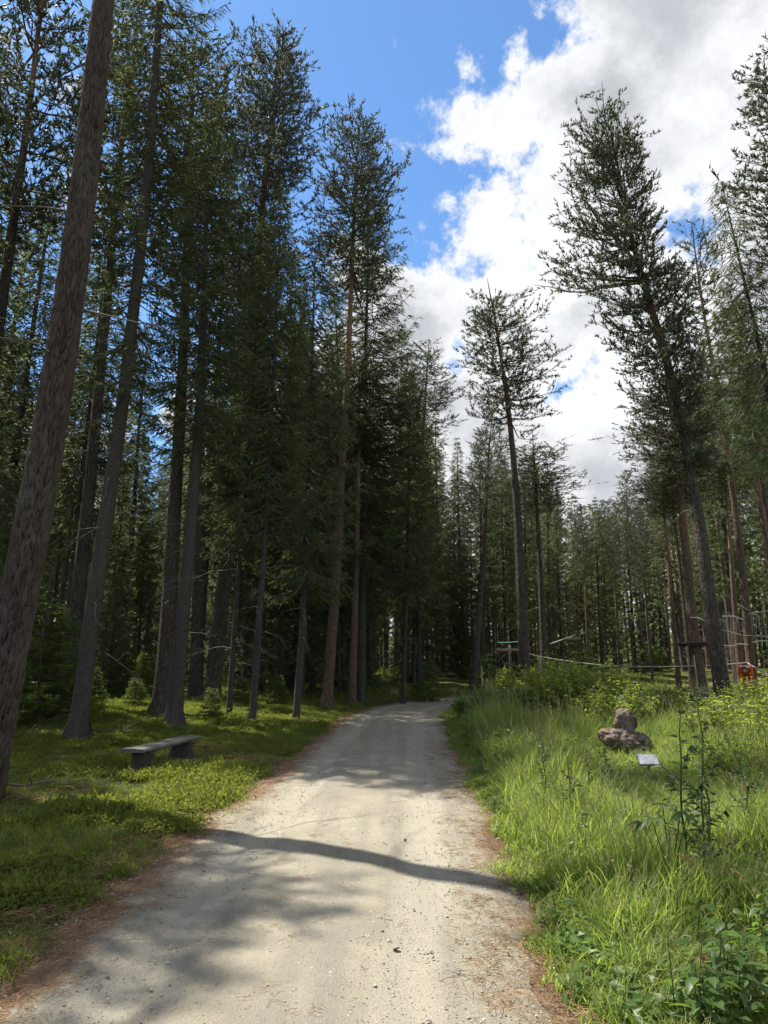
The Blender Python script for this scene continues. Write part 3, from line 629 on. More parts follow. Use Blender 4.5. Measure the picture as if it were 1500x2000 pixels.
key_tree('pine_tree', 'bare stemmed red pine behind the left row of hanging steps', [(1448, 1335), (1438, 1200), (1424, 1000), (1412, 850)], 29.5, 15, 'pine', 960, [(0, 1.1), (.4, 1.9), (1, .5)], 38, bmat='bark_red')
key_tree('larch_tree', 'pale green feathery larch at the right edge', [(1602, 1400), (1545, 1000), (1500, 730), (1440, 470), (1412, 358)], 19, 22, 'larch', 900, [(0, 1.7), (.3, 1.9), (.6, 1.3), (.85, .75), (1, .25)], 46, dens=.9)
key_tree('pine_tree', 'dark bushy pine crown cut off by the top right corner', [(1640, 1480), (1610, 900), (1570, 500), (1535, 25)], 15, 34, 'pine', 520, [(0, 1.3), (.3, 1.7), (.55, 1.4), (.8, 1.25), (1, .6)], 110, dens=1.1, share=False)

# ------------------------------------------------------------------ forest behind, copied from a few kinds
PROTO = {}
def proto(key, kind, H, r0, zc, env, nb, bmat, dead, nm, seed):
    P_ = np.array([[0, 0, -.1], [.10, .05, H * .35], [-.08 + .1 * (seed % 3), .1, H * .7], [.05, 0, H]])
    t = bpy.data.objects.new(nm, None); t['category'] = 'tree'
    b, A = trunk_mb(P_, r0, H, sides=9, n=22, seed=seed); me = mesh_from('trunk', b, [MT[bmat]]); tr = obj('trunk', me, t, False)
    ax = axis_fn(A)
    c = pine_crown(ax, H * zc, H - .1, env, int(nb * 1.15), None, .95, seed, k=5, nl=.07, nw=.02, sh=.17, core=.026) if kind == 'pine' else spruce_crown(ax, H * zc, H, env, nb, 5, None, 1., 1., .085, .026, 9, .6, core=.026)
    cr = stuff(obj('crown', mesh_from('crown', c, [MT[kind if kind in MT else 'spruce'], MT['branch']], False), t, False))
    ch = [tr, cr]
    if dead:
        q = MB(); dead_branches(q, ax, r0 * .6, min(1.0, H * zc * .5), H * zc, dead, 1.3); ch.append(stuff(obj('dead_branchwork', mesh_from('dead_branchwork', q, [MT['twig']]), t, False)))
    PROTO[key] = (t, ch, H)
proto('p0', 'pine', 22, .20, .52, [(e[0], e[1] * .8) for e in PINE_ENV], 92, 'bark_pine', 8, 'pine_tree', 1)
proto('p1', 'pine', 20, .18, .58, [(0, 1.3), (.4, 1.8), (.8, 1.4), (1, .5)], 80, 'bark_red', 5, 'pine_tree', 2)
proto('s0', 'spruce', 22, .20, .20, SPR_ENV, 44, 'bark_spruce', 14, 'spruce_tree', 3)
proto('s1', 'spruce', 19, .16, .26, [(0, 1.2), (.2, 1.8), (.5, 1.4), (.8, .8), (1, .12)], 38, 'bark_spruce', 16, 'spruce_tree', 4)
proto('s2', 'spruce', 15, .11, .30, [(0, 1.0), (.25, 1.5), (.6, 1.0), (1, .1)], 30, 'bark_spruce', 16, 'spruce_tree', 5)
proto('s4', 'spruce', 17, .15, .05, [(0, 1.6), (.2, 2.0), (.5, 1.45), (.8, .7), (1, .1)], 46, 'bark_spruce', 0, 'spruce_tree', 7)
proto('s3', 'spruce', 9, .08, .05, [(0, 1.25), (.3, 1.1), (.7, .6), (1, .08)], 30, 'bark_spruce', 8, 'spruce_tree', 6)
def plant_tree(key, x, y, H, girth=1.):
    t, ch, h0 = PROTO[key]; s = H / h0
    r = t.copy(); C.objects.link(r); r.location = (float(x), float(y), gz(x, y)); r.rotation_euler = (rng.normal(0, .018), rng.normal(0, .018), rng.uniform(0, 6.28)); r.scale = (s * girth, s * girth, s)
    PUT.append((r, key, x, y))
    for c in ch: q = c.copy(); C.objects.link(q); q.parent = r
    return r
SKY_U = [0, 500, 560, 640, 660, 760, 800, 830, 870, 900, 960, 1000, 1040, 1100, 1140, 1250, 1300, 1340, 1400, 1450, 1500]
SKY_V = [-900, 150, 520, 500, 420, 560, 660, 670, 780, 830, 850, 910, 860, 930, 985, 1010, 960, 860, 740, 640, 560]
def hlimit(x, y):
    u = 750 + F * x / (y * CP); v = np.interp(u, SKY_U, SKY_V)
    d = ray(u, v); return EYE + y * d[2] / d[1]
taken = [(o.location.x, o.location.y) for o in C.objects if o.get('category') == 'tree']
KN = {'p0': 'dark barked pine', 'p1': 'reddish pine', 's0': 'tall dark spruce', 's1': 'slender dark spruce', 's2': 'thin twiggy spruce', 's3': 'small bushy dark spruce', 's4': 'dense low branched spruce', 'y': 'dark green young spruce'}
SECT = [(-9999, 'left of the massive pine'), (20, 'between massive pine and grey spruce'), (170, 'between grey spruce and thick dark pine'), (325, 'between the thick dark and tallest pines'), (425, 'between the tallest and orange stemmed pines'), (650, 'between orange stemmed pine and road end'), (870, 'between road end and layered pine'), (1022, 'between the layered and platform pines'), (1345, 'between the platform and leaning pines'), (1400, 'right of the leaning pine')]
PUT = []

def zone(x, y):
    u = 750 + F * x / (y * CP); return 'l' if u < 700 else 'c' if u < 1000 else 'r'
ZN = {'l': 'forest trees left of the road', 'c': 'forest trees beyond the road bend', 'r': 'forest trees behind the meadow'}
def relabel():
    "name each copied tree by its kind, the gap between the big trees it shows in, and how near it stands there"
    by = {}
    for o, k, x, y in PUT:
        u = 750 + F * x / (max(y, 1) * CP); sct = [n for a, n in SECT if u >= a][-1]; by.setdefault((k, sct), []).append((y, o))
    for (k, sct), q in by.items():
        q.sort(key=lambda e: e[0])
        for i, (y, o) in enumerate(q):
            o['label'] = (('only ' if len(q) == 1 else ['nearest ', 'second nearest ', 'third nearest '][i]) + KN[k] + ' ' + sct) if i < 3 else 'one of several farther ' + KN[k] + 's ' + sct
            z = zone(o.location.x, max(o.location.y, 1)); o['group'] = ZN[z] + ', ' + KN[k] if i < 3 else KN[k] + ' group ' + sct
LIT = []
for (u0, u1, v0, v1, n) in [(150, 320, 1385, 1425, 10), (300, 460, 1405, 1450, 8), (60, 560, 1338, 1362, 14), (330, 600, 1352, 1380, 8), (150, 420, 1540, 1610, 10), (640, 870, 1385, 1400, 4), (880, 1500, 1400, 1640, 30), (1150, 1420, 1345, 1365, 8), (450, 900, 1580, 1640, 8), (1180, 1265, 1440, 1480, 8)]:
    for k in range(n):
        v = rng.uniform(v0, v1); u = rng.uniform(u0, u1); d = ray(u, v); Y = min(32., -EYE / d[2] * d[1] * .93) if d[2] < -.02 else 30.; p = at(u, v, Y); LIT.append((p[0], Y))
LIT = np.array(LIT); SH = sd[:2] / sd[2]
def shades(x, y, H, zc, rr):
    "how many of the open patches a tree's crown at (x, y) would shade"
    hit = np.zeros(len(LIT), bool)
    for z in np.linspace(zc * H, H, 6): hit |= np.hypot(LIT[:, 0] + SH[0] * z - x, LIT[:, 1] + SH[1] * z - y) < rr * (1.15 - .8 * (z - zc * H) / (H - zc * H))
    return hit.sum()
n_put = 0
def try_tree(x, y, gap, keys, hmin=8, hmax=25):
    global n_put
    if any((x - a) ** 2 + (y - b_) ** 2 < gap * gap for a, b_ in taken): return False
    lim = hlimit(x, y) if y < 75 else 99
    H = min(rng.uniform(.75, 1.) * hmax, lim * rng.uniform(.86, 1.02))
    if H < 5: return False
    if H < 10: keys = ['s3', 's2']
    k = keys[rng.integers(len(keys))]
    H = min(H, PROTO[k][2] * 1.25)
    if shades(x, y, H, .45 if k[0] == 'p' else .25, 1.7 * H / 20) > 0: return False
    plant_tree(k, x, y, H); taken.append((x, y)); n_put += 1
    return True
for k in range(6000):
    if n_put >= 190: break
    y = 23 + 62 * rng.uniform() ** .8; u = rng.uniform(-60, 1560); x = (u - 750) / F * y
    if roadd(x, y) < 2.2 and y < 40: continue
    if u > 1000 and y < (36 if u < 1330 else 31): continue
    if u > 880 and y < 33: continue
    try_tree(x, y, (1.7 + .022 * y) * (1.4 if u < 700 and y < 42 else 1), ['p0', 'p0', 's0', 's0', 's1', 's1', 's2', 's2'] if u < 1000 else ['p0', 'p0', 'p1', 's0', 's1', 's2', 'p1'])
# nearer trees of the left bank, and its edge trees just outside the view whose crowns hang into it
for (x, y, k, H) in [(-7.0, 26.5, 's1', 20), (-5.4, 27.5, 's0', 19), (-3.9, 29.5, 's1', 16), (-3.0, 25.6, 's2', 12), (-1.9, 29.8, 's2', 13), (-11.6, 16.5, 's1', 20), (-9.0, 15.4, 's3', 6), (-5.9, 30.5, 'p0', 22), (-2.6, 33, 's0', 18), (-.9, 34.5, 's1', 15), (1.2, 38, 's0', 16), (2.6, 41, 's1', 15), (-9.3, 9.8, 'p0', 17.5), (-8.5, 8.3, 'p1', 16), (-11.4, 18.4, 'p0', 26), (-13.5, 20.5, 's0', 25), (-8.8, 19.6, 'p0', 25), (-6.6, 24.6, 'p0', 24), (-15, 17, 's0', 25), (-12.4, 14, 's1', 19), (-17, 30, 's0', 26), (-19.5, 33, 'p0', 26), (-20, 28, 's0', 25), (-17.5, 26, 's1', 23), (-22, 31, 's0', 26), (-11.8, 12.6, 's1', 19)]:
    plant_tree(k, x, y, H); taken.append((x, y))
for (u, y, H) in [(470, 29, 15), (520, 26.5, 12), (560, 31, 17), (615, 29, 14), (655, 33, 18), (700, 31.5, 13), (815, 41, 16), (850, 44, 15), (890, 47, 14), (590, 38, 19), (440, 34, 17), (935, 45, 12), (1090, 44, 11), (1165, 46, 12), (1230, 48, 13)]:
    x = (u - 750) / F * y; plant_tree('s4', x, y, H); taken.append((x, y))
n_low = 0
for k in range(3000):           # lower storey: small spruces green to the ground
    if n_low >= 62: break
    y = 24 + 46 * rng.uniform(); u = rng.uniform(-40, 1540) if rng.uniform() < .45 else rng.uniform(-40, 900); x = (u - 750) / F * y
    if roadd(x, y) < 2 or (u > 880 and y < 38) or any((x - a) ** 2 + (y - b_) ** 2 < 1.3 for a, b_ in taken): continue
    hh = rng.uniform(3.5, 10)
    if shades(x, y, hh, .05, 1.) > 0: continue
    plant_tree('s3', x, y, hh); taken.append((x, y)); n_low += 1
# far wood closing the view, past the trees one can tell apart
far = MB()
for k in range(620):
    a = rng.uniform(-.62, .62); d = rng.uniform(76, 140); x, y = d * math.sin(a) , d * math.cos(a); H = rng.uniform(13, 19); z0 = gz(x, y); r = rng.uniform(1.5, 2.4)
    far.tube([[x, y, z0 - .2], [x, y, z0 + H * .6]], [.2, .1], 5, 1, .3, False)
    n_ = 110; q = rng.uniform(0, 1, n_) ** .8; zz = z0 + H * (.04 + .96 * q); rr = r * (1.03 - q) * rng.uniform(.3, 1, n_) + .1; th = rng.uniform(0, 6.28, n_)
    leaves(far, np.stack([x + rr * np.cos(th) * .6, y + rr * np.sin(th) * .6, zz], -1), np.stack([np.cos(th), np.sin(th), rng.uniform(-.8, .1, n_)], -1), rng.uniform(.5, 1.1, n_), rng.uniform(.25, .5, n_), 0, np.clip(rng.normal(.4, .2, n_), 0, 1))
tag(far.build('far_wood', [MT['spruce'], MT['bark_spruce']], False), 'far dark wood closing the view behind the standing trees', 'forest', kind='stuff')

# young spruces in the undergrowth
def sapling_mesh(seed, H, w_):
    A = smooth_axis([[0, 0, 0], [.02, .03, H * .5], [.03, 0, H]], 10); c = spruce_crown(axis_fn(A), .08, H, [(0, w_), (.25, w_ * .72), (.6, w_ * .34), (.85, w_ * .12), (1, .03)], 20, 6, None, 1.5, .55, .07, .018, 14, .12, mscale=.8)
    b = MB(); b.tube(A, np.linspace(.028, .006, 10), 6, 0, .3); return mesh_from('stem', b, [MT['branch']]), mesh_from('foliage', c, [MT['sprucel'], MT['branch']], False)
SAP = [sapling_mesh(1, 1.6, .62), sapling_mesh(2, 2.3, .80)]
def sapling(x, y, s, kind, label, group):
    t = thing('young_spruce', label, 'young spruce', (x, y, gz(x, y)), rng.uniform(0, 6.28), group); t.scale = (s, s, s)
    obj('stem', SAP[kind][0], t); stuff(obj('foliage', SAP[kind][1], t)); return t
for (u, v, Y, s, k, lb) in [(108, 1330, 17.5, 1.35, 1, 'dark young spruce with thin crown left of the grey straight spruce'), (180, 1330, 21, .8, 0, 'small sunlit young spruce behind the grey straight spruce'), (265, 1340, 20.5, .62, 0, 'bushy young spruce in the sunny grass left of the thick dark pine'), (248, 1290, 25, 1.0, 1, 'bright green young spruce lit by sun between the two dark stems'), (288, 1300, 27, .8, 1, 'rounded young spruce behind the thick dark pine'), (412, 1400, 18.2, .55, 0, 'scrubby young spruce at the right of the bench tree'),
                             (470, 1380, 22, .6, 0, 'young spruce between two thin poles'), (540, 1370, 23, .7, 0, 'young spruce under the middle of the left bank trees'), (838, 1356, 28.6, .85, 1, 'bright yellow green young spruce at the end of the road'), (812, 1350, 31, .5, 0, 'little young spruce left of the bright one at the road end'), (950, 1330, 28, .95, 1, 'dark conical young spruce at the right of the road bend'), (100, 1130, 17, 1.6, 1, 'taller young spruce with lit boughs behind the massive pine'), (640, 1350, 27, .6, 0, 'young spruce right of the roadside pine foot'), (1140, 1320, 33, 1.1, 1, 'young spruce at the back of the clearing under the cable')]:
    p = at(u, v, Y); sapling(p[0], Y, s, k, lb, 'young spruces in the undergrowth')
for k in range(46):
    y = rng.uniform(22, 60); u = rng.uniform(-40, 1540); x = (u - 750) / F * y
    if roadd(x, y) < 1.2 or (u > 900 and y < 38): continue
    PUT.append((sapling(x, y, rng.uniform(.4, 1.6), k % 2, 'x', 'y'), 'y', x, y))
relabel()

# ------------------------------------------------------------------ grass, herbs, stones
def lift(x, y):     # meadow side?
    return x > roadx(y)
x, y = pts(60000, -16, 0, 3, 26, 1.6); e = roadd(x, y)
x, y = keep(x, y, (x < roadx(y)) & infov(x, y) & (e > -.12 + .42 * (vnoise(x * 2.5, y * 2.5, 4) - .3)) & (rng.uniform(size=len(x)) < np.clip(16 / y, .3, 1) * (.25 + 1.2 * sst(fbm(x * .8, y * .8, 3, 8), .35, .65))) & (np.exp(-(((x - bx) / .65) ** 2 + ((y - by) / .45) ** 2)) < .45))
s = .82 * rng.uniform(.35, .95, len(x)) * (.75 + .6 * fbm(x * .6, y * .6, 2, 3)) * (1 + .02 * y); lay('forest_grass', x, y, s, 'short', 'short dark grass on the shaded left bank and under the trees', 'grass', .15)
x, y = pts(42000, -14, 0, 3, 22, 1.7); e = roadd(x, y)
x, y = keep(x, y, (x < roadx(y)) & infov(x, y) & (e > .05) & (fbm(x * .9 + 5, y * .9, 3, 12) > .46))
lay('moss_cover', x, y, rng.uniform(.6, 1.3, len(x)), 'moss', 'low moss and bilberry leaves covering the left bank', 'ground cover', .2, rng.uniform(.6, 1.2, len(x)) * (1 + .8 * sst(fbm(x * 1.3, y * 1.3, 3, 12), .5, .7)))
x, y = pts(9000, -34, 22, 24, 60, 1.3); u = 750 + F * x / (y * CP)
x, y = keep(x, y, infov(x, y) & (roadd(x, y) > .3) & ((y > 26) | (x < 0)) & (fbm(x * .25, y * .25, 3, 33) > .42))
lay('woodland_grass', x, y, rng.uniform(1.0, 2.4, len(x)), 'short', 'patchy grass on the forest floor further back', 'grass', .15)
def low(x, y):      # where the meadow stays low: round the sculpture and panel, towards the road edge
    q = np.ones(len(x))
    for (a, b_, r, k) in [(3.95, 11.3, 1.3, .30), (3.55, 10.2, 1.1, .42), (3.44, 9.1, 1.3, .30), (2.95, 8.0, 1.1, .42), (2.6, 7.0, .8, .62), (4.3, 12.4, .9, .5), (2.5, 5.4, .7, .55), (2.6, 6.2, .6, .6), (2.15, 3.75, 1.0, .33), (1.75, 3.5, .6, .4)]: q = np.minimum(q, k + (1 - k) * sst(np.hypot(x - a, y - b_), r * .5, r))
    return q
x, y = pts(34000, .4, 16, 3.2, 24, 1.45); e = roadd(x, y)
x, y = keep(x, y, (x > roadx(y)) & infov(x, y) & (e > .28 + .35 * (vnoise(x * 1.7, y * 1.7, 6) - .3)) & (rng.uniform(size=len(x)) < np.clip(10 / y, .35, 1)))
e = roadd(x, y); hgt = (.80 + .55 * sst(fbm(x * .7, y * .7, 3, 14), .3, .7)) * (.50 + .50 * sst(e, .1, .9)) * low(x, y) * (.72 + .28 * sst(y, 4, 9)) * (1 + .3 * sst(y, 9, 12)) * (1 - .6 * sst(y, 13.0, 16) * sst(x, 2.2, 3.2)); wsc = 1 + .035 * y
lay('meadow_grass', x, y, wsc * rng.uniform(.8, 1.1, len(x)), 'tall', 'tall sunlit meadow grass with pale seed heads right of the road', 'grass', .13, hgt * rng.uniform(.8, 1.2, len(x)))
x, y = pts(30000, .3, 16, 3.0, 24, 1.6); e = roadd(x, y)
x, y = keep(x, y, (x > roadx(y)) & infov(x, y) & (e > -.06 + .42 * (vnoise(x * 2.2, y * 2.2, 7) - .3)))
lay('undergrass', x, y, rng.uniform(.7, 1.2, len(x)) * (1 + .02 * y), 'mid', 'dense lower grass filling the right hand verge and meadow', 'grass', .15, rng.uniform(.5, 1.0, len(x)) * (.45 + .55 * sst(roadd(x, y), 0, 1)) * np.maximum(.42, low(x, y)))
x, y = pts(5200, .5, 14, 3.0, 21, 1.3); e = roadd(x, y)
x, y = keep(x, y, (x > roadx(y)) & infov(x, y) & (e > .25) & (fbm(x * .7 + 9, y * .7, 3, 41) > .47))
lay('meadow_herbs', x, y, rng.uniform(.7, 1.2, len(x)), 'herb', 'leafy green herbs mixed into the right verge', 'herbs', .12, rng.uniform(.6, 1.3, len(x)) * low(x, y))
x, y = pts(4200, .3, 9, 3.0, 14, 1.6); e = roadd(x, y)
x, y = keep(x, y, (x > roadx(y)) & infov(x, y) & (e > .12) & (e < 1.9) & (fbm(x * 1.2, y * 1.2, 3, 51) > .48))
lay('clover_cover', x, y, rng.uniform(.7, 1.2, len(x)), 'clover', 'low clover-like leaves along the right road edge', 'ground cover', .15)
def stone_mesh(k):
    b = MB(); th = np.linspace(0, 2 * math.pi, 7)[:-1]; V = [[0, 0, .5]]
    for z, r in ((.35, .6), (0, 1.), (-.35, .6)):
        for a in th: V.append([math.cos(a) * r * rng.uniform(.7, 1.2), math.sin(a) * r * rng.uniform(.7, 1.2), z * rng.uniform(.8, 1.2)])
    f = [[0, 1 + i, 1 + (i + 1) % 6] for i in range(6)]; g = [[1 + r * 6 + i, 7 + r * 6 + i, 7 + r * 6 + (i + 1) % 6, 1 + r * 6 + (i + 1) % 6] for r in (0, 1) for i in range(6)]
    b.add(V, f); b.n -= len(V); b.v.append(np.zeros((0, 3))); b.f.append((np.array(g) + b.n, 0)); b.n += len(V)
    return mesh_from('stone', b, [MT['pebble']], False)
PC['stone'] = protos('stone', [stone_mesh(k) for k in range(5)])
def rz_(x, y): return ground(x, y) + .03
x, y = pts(34000, -3.2, 3.2, 3.0, 15, 1.9); e = roadd(x, y)
x, y = keep(x, y, (e < .12) & infov(x, y) & (rng.uniform(size=len(x)) < .5 + .6 * sst(e, -.8, -.1)))
s = .0030 * np.exp(np.abs(rng.normal(0, .5, len(x)))) * (1 + .05 * y)
u_ = 1 - np.clip(-roadd(x, y) / 1.5, 0, 1); zz = ground(x, y) + .016 + .035 * (1 - u_ ** 2) * (1 - u_ ** 8) - .012 * np.exp(-((u_ - .5) / .15) ** 2) - .002
n = len(x); scatter('gravel_stones', np.stack([x, y, zz], -1), np.stack([rng.normal(0, .4, n), rng.normal(0, .4, n), rng.uniform(0, 6.3, n)], -1), np.stack([s, s, s * .7], -1), rng.integers(0, 5, n), PC['stone'], 'loose gravel stones lying on the road', 'gravel')
# fallen needles and twiglets along both road edges
def lit_mesh(k):
    b = MB()
    for j in range(9):
        a = rng.uniform(0, 6.28); c = rng.normal(0, .05, 2); d = np.array([math.cos(a), math.sin(a)]) * rng.uniform(.015, .04)
        b.tube([[c[0] - d[0], c[1] - d[1], .004], [c[0], c[1], .006 + .004 * rng.uniform()], [c[0] + d[0], c[1] + d[1], .003]], .0011, 3, 0, rng.uniform(), False)
    return mesh_from('litter', b, [MT['litter']])
m = mat('needle_litter'); out(princ(MIXC(N('ShaderNodeObjectInfo').outputs['Random'], (.14, .07, .035), (.36, .24, .14)), .9, .1)); MT['litter'] = m
PC['litter'] = protos('litter', [lit_mesh(k) for k in range(5)])
x, y = pts(9000, -3.4, 3.4, 3.0, 15, 1.9); e = roadd(x, y)
x, y = keep(x, y, (e < .45) & infov(x, y) & (rng.uniform(size=len(x)) < .015 + 1.1 * sst(e, -.6, -.1)))
x2, y2 = pts(5200, -14, 0, 4, 20, 1.5); x2, y2 = keep(x2, y2, (roadd(x2, y2) > .1) & infov(x2, y2) & (x2 < roadx(y2)) & (fbm(x2 * .9, y2 * .9, 3, 71) > .5)); x, y = np.concatenate([x, x2]), np.concatenate([y, y2])
u_ = 1 - np.clip(-roadd(x, y) / 1.5, 0, 1); zz = ground(x, y) + .018 + .035 * (1 - u_ ** 2) * (1 - u_ ** 8); n = len(x)
scatter('needle_litter', np.stack([x, y, zz], -1), np.stack([rng.normal(0, .05, n), rng.normal(0, .05, n), rng.uniform(0, 6.3, n)], -1), np.full((n, 3), 1.) * (rng.uniform(.7, 1.4, n) * np.where(roadd(x, y) > .4, 1.9, 1))[:, None], rng.integers(0, 5, n), PC['litter'], 'rusty fallen needles and twiglets along the road edges', 'litter')

# ------------------------------------------------------------------ bench
p0, p1 = np.array([-4.08, 11.7]), np.array([-4.12, 14.3]); zb = .38
bz = gz(-3.53, 11.5); t = thing('park_bench', 'backless bench of one weathered plank on two dark log supports', 'bench', (-3.53, 11.5, bz), R(-10.5)); t.scale = (.94, .94, .97)
b = MB(); n = 30; yy = np.linspace(-1.03, 1.03, n)
for k, (a0, a1) in enumerate([(-.20, .20)]):
    prof = np.array([[a0, .315], [a1, .315], [a1 + .008, .34], [a1 - .008, .365], [0, .371], [a0 + .008, .365], [a0 - .008, .34]])
    V = np.stack([np.stack([prof[:, 0] + .010 * math.sin(3 * q + k), np.full(7, q), prof[:, 1] + .012 * (vnoise(np.array([q * 2]), np.array([3.]))[0] - .5)], -1) for q in yy])
    i = np.arange(n - 1)[:, None] * 7; j = np.arange(7)[None]
    b.add(V, np.stack([i + j, i + (j + 1) % 7, i + 7 + (j + 1) % 7, i + 7 + j], -1).reshape(-1, 4)); e_ = b.n - len(V.reshape(-1, 3))
    b.f.append((np.array([[e_ + q for q in range(6, -1, -1)]]), 0)); b.f.append((np.array([[b.n - 7 + q for q in range(7)]]), 0))
b.build('seat', [MT['wood']], False, t)
for yy_ in (-.70, .66):
    b = MB(); th = np.arange(12) / 12 * 6.283; zz = np.linspace(-.12, .30, 7); V = []
    for z in zz:
        r = .185 + .03 * np.cos(th * 3 + yy_) + .025 * math.sin(z * 20) + (.03 if z < .05 else 0); V.append(np.stack([r * np.cos(th) * 1.05, yy_ + r * np.sin(th) * .95, np.full(12, z)], -1))
    i = np.arange(6)[:, None] * 12; j = np.arange(12)[None]; b.add(np.array(V), np.stack([i + j, i + (j + 1) % 12, i + 12 + (j + 1) % 12, i + 12 + j], -1).reshape(-1, 4)); b.f.append((np.array([[72 + q for q in range(12)]]), 0))
    b.build('leg', [MT['log']], True, t)

# ------------------------------------------------------------------ rock sculpture, panel
def blob(parts, n=40, seed=0, amp=.05):
    "one skin over several ellipsoids (metaball-like, by marching outward from their union)"
    bm_ = []
    import bmesh
    mb = bmesh.new()
    for (c, r, rx) in parts:
        mt = Matrix.Translation(c) @ Matrix.Rotation(rx[2], 4, 'Z') @ Matrix.Rotation(rx[1], 4, 'Y') @ Matrix.Rotation(rx[0], 4, 'X') @ Matrix.Diagonal((*r, 1))
        bmesh.ops.create_icosphere(mb, subdivisions=4, radius=1, matrix=mt)
    me = bpy.data.meshes.new('blob'); mb.to_mesh(me); mb.free(); o = bpy.data.objects.new('blob', me); C.objects.link(o)
    q = o.modifiers.new('r', 'REMESH'); q.mode = 'VOXEL'; q.voxel_size = .022
    q = o.modifiers.new('s', 'SMOOTH'); q.iterations = 4
    dg = bpy.context.evaluated_depsgraph_get(); me2 = bpy.data.meshes.new_from_object(o.evaluated_get(dg)); bpy.data.objects.remove(o)
    V = np.empty(len(me2.vertices) * 3); me2.vertices.foreach_get('co', V); V = V.reshape(-1, 3); Nn = np.empty_like(V).ravel(); me2.vertices.foreach_get('normal', Nn); Nn = Nn.reshape(-1, 3)
    d = (fbm(V[:, 0] * 6 + V[:, 2] * 3, V[:, 1] * 6 + V[:, 2] * 5, 4, seed) - .5) * amp * 2 + (fbm(V[:, 0] * 24 + V[:, 2] * 9, V[:, 1] * 24 + V[:, 2] * 19, 3, seed + 3) - .5) * amp * .9
    V += Nn * d[:, None]; me2.vertices.foreach_set('co', V.ravel()); me2.polygons.foreach_set('use_smooth', np.full(len(me2.polygons), True)); me2.update(); return me2
p = at(1224, 1440, 11.6); z = gz(p[0], 11.6)
me = blob([((.02, .08, .24), (.22, .19, .36), (0, 0, 0)), ((.03, .08, .62), (.165, .145, .25), (0, .08, 0)), ((-.25, -.02, .46), (.20, .17, .16), (0, .35, .2)), ((-.02, -.10, .36), (.24, .13, .13), (0, .6, -.2)), ((.26, .0, .36), (.12, .13, .19), (0, -.3, 0)), ((.14, -.06, .14), (.22, .20, .22), (0, 0, 0))], seed=4, amp=.085)
me.materials.append(MT['rock']); o = obj('boulder', me); o.location = (p[0], 11.6, z - .10)
tag(o, 'rough reddish brown three lobed boulder standing in the meadow grass', 'boulder')
p = at(1266, 1483, 9.35); z = gz(p[0], 9.35)
t = thing('information_panel', 'small white slanted information panel on a post in the grass', 'panel', (p[0], 9.35, z), R(-8))
pz = p[2] - z; tilt = np.array(Matrix.Rotation(R(28), 3, 'X'))
b = MB(); b.box((0, 0, pz), (.235, .20, .008), 0, tilt); b.build('panel', [MT['panel']], False, t)
b = MB(); b.box((0, .006, pz - .014), (.250, .215, .016), 0, tilt); b.build('frame', [MT['metal']], False, t)
b = MB(); b.tube([[0, .01, -.1], [0, .01, pz - .02]], .018, 8); b.build('post', [MT['metal']], True, t)

# stones behind the boulder
def small_stone(u, v, Y, r, mt, lb, seed):
    p = at(u, v, Y); b = MB(); n, k = 10, 7; th = np.arange(n) / n * 6.283; ph = np.linspace(-1.4, 1.5, k)
    V = np.stack([np.stack([np.cos(q) * np.cos(th) * r[0], np.cos(q) * np.sin(th) * r[1], np.full(n, math.sin(q) * r[2])], -1) for q in ph]); V = V * (1 + .25 * (vnoise(V[..., 0] * 9 + seed, V[..., 2] * 9 + V[..., 1] * 5, seed)[..., None] - .5))
    i = np.arange(k - 1)[:, None] * n; j = np.arange(n)[None]; b.add(V, np.stack([i + j, i + (j + 1) % n, i + n + (j + 1) % n, i + n + j], -1).reshape(-1, 4)); b.f.append((np.array([list(range(n))[::-1]]), 0)); b.f.append((np.array([[(k - 1) * n + q for q in range(n)]]), 0))
    o = b.build('stone', [MT[mt]]); o.location = tuple(p); tag(o, lb, 'stone')
# (set on a rough cairn pedestal each, so they stand on the ground)
def cairn(u, v, Y, r, mt, lb, seed):
    p = at(u, v, Y); g_ = gz(p[0], Y); b = MB(); n = 9; th = np.arange(n) / n * 6.283; top = p[2] + r[2]; zz = np.linspace(g_ - .05, top, 9); V = []
    for q, z in enumerate(zz):
        f_ = q / 8; rr = (1.25 - .55 * f_ + .25 * math.exp(-((f_ - .8) / .12) ** 2)) * (1 if q < 8 else .45); V.append(np.stack([p[0] + np.cos(th) * r[0] * rr * (1 + .12 * np.sin(th * 2 + seed + q)), Y + np.sin(th) * r[1] * rr, np.full(n, z)], -1))
    i = np.arange(8)[:, None] * n; j = np.arange(n)[None]; b.add(np.array(V), np.stack([i + j, i + (j + 1) % n, i + n + (j + 1) % n, i + n + j], -1).reshape(-1, 4)); b.f.append((np.array([[72 + q for q in range(n)]]), 0))
    tag(b.build('standing_stone', [MT[mt]]), lb, 'stone')
cairn(1214, 1362, 16.0, (.09, .09, .06), 'wstone', 'pale stone peeping out of the bushes, further left of the two', 1)
cairn(1234, 1363, 16.2, (.09, .09, .06), 'wstone', 'pale stone touching the dark upright stone in the bushes', 2)
cairn(1243, 1350, 16.6, (.10, .10, .16), 'dstone', 'dark upright stone among the bushes behind the boulder', 3)

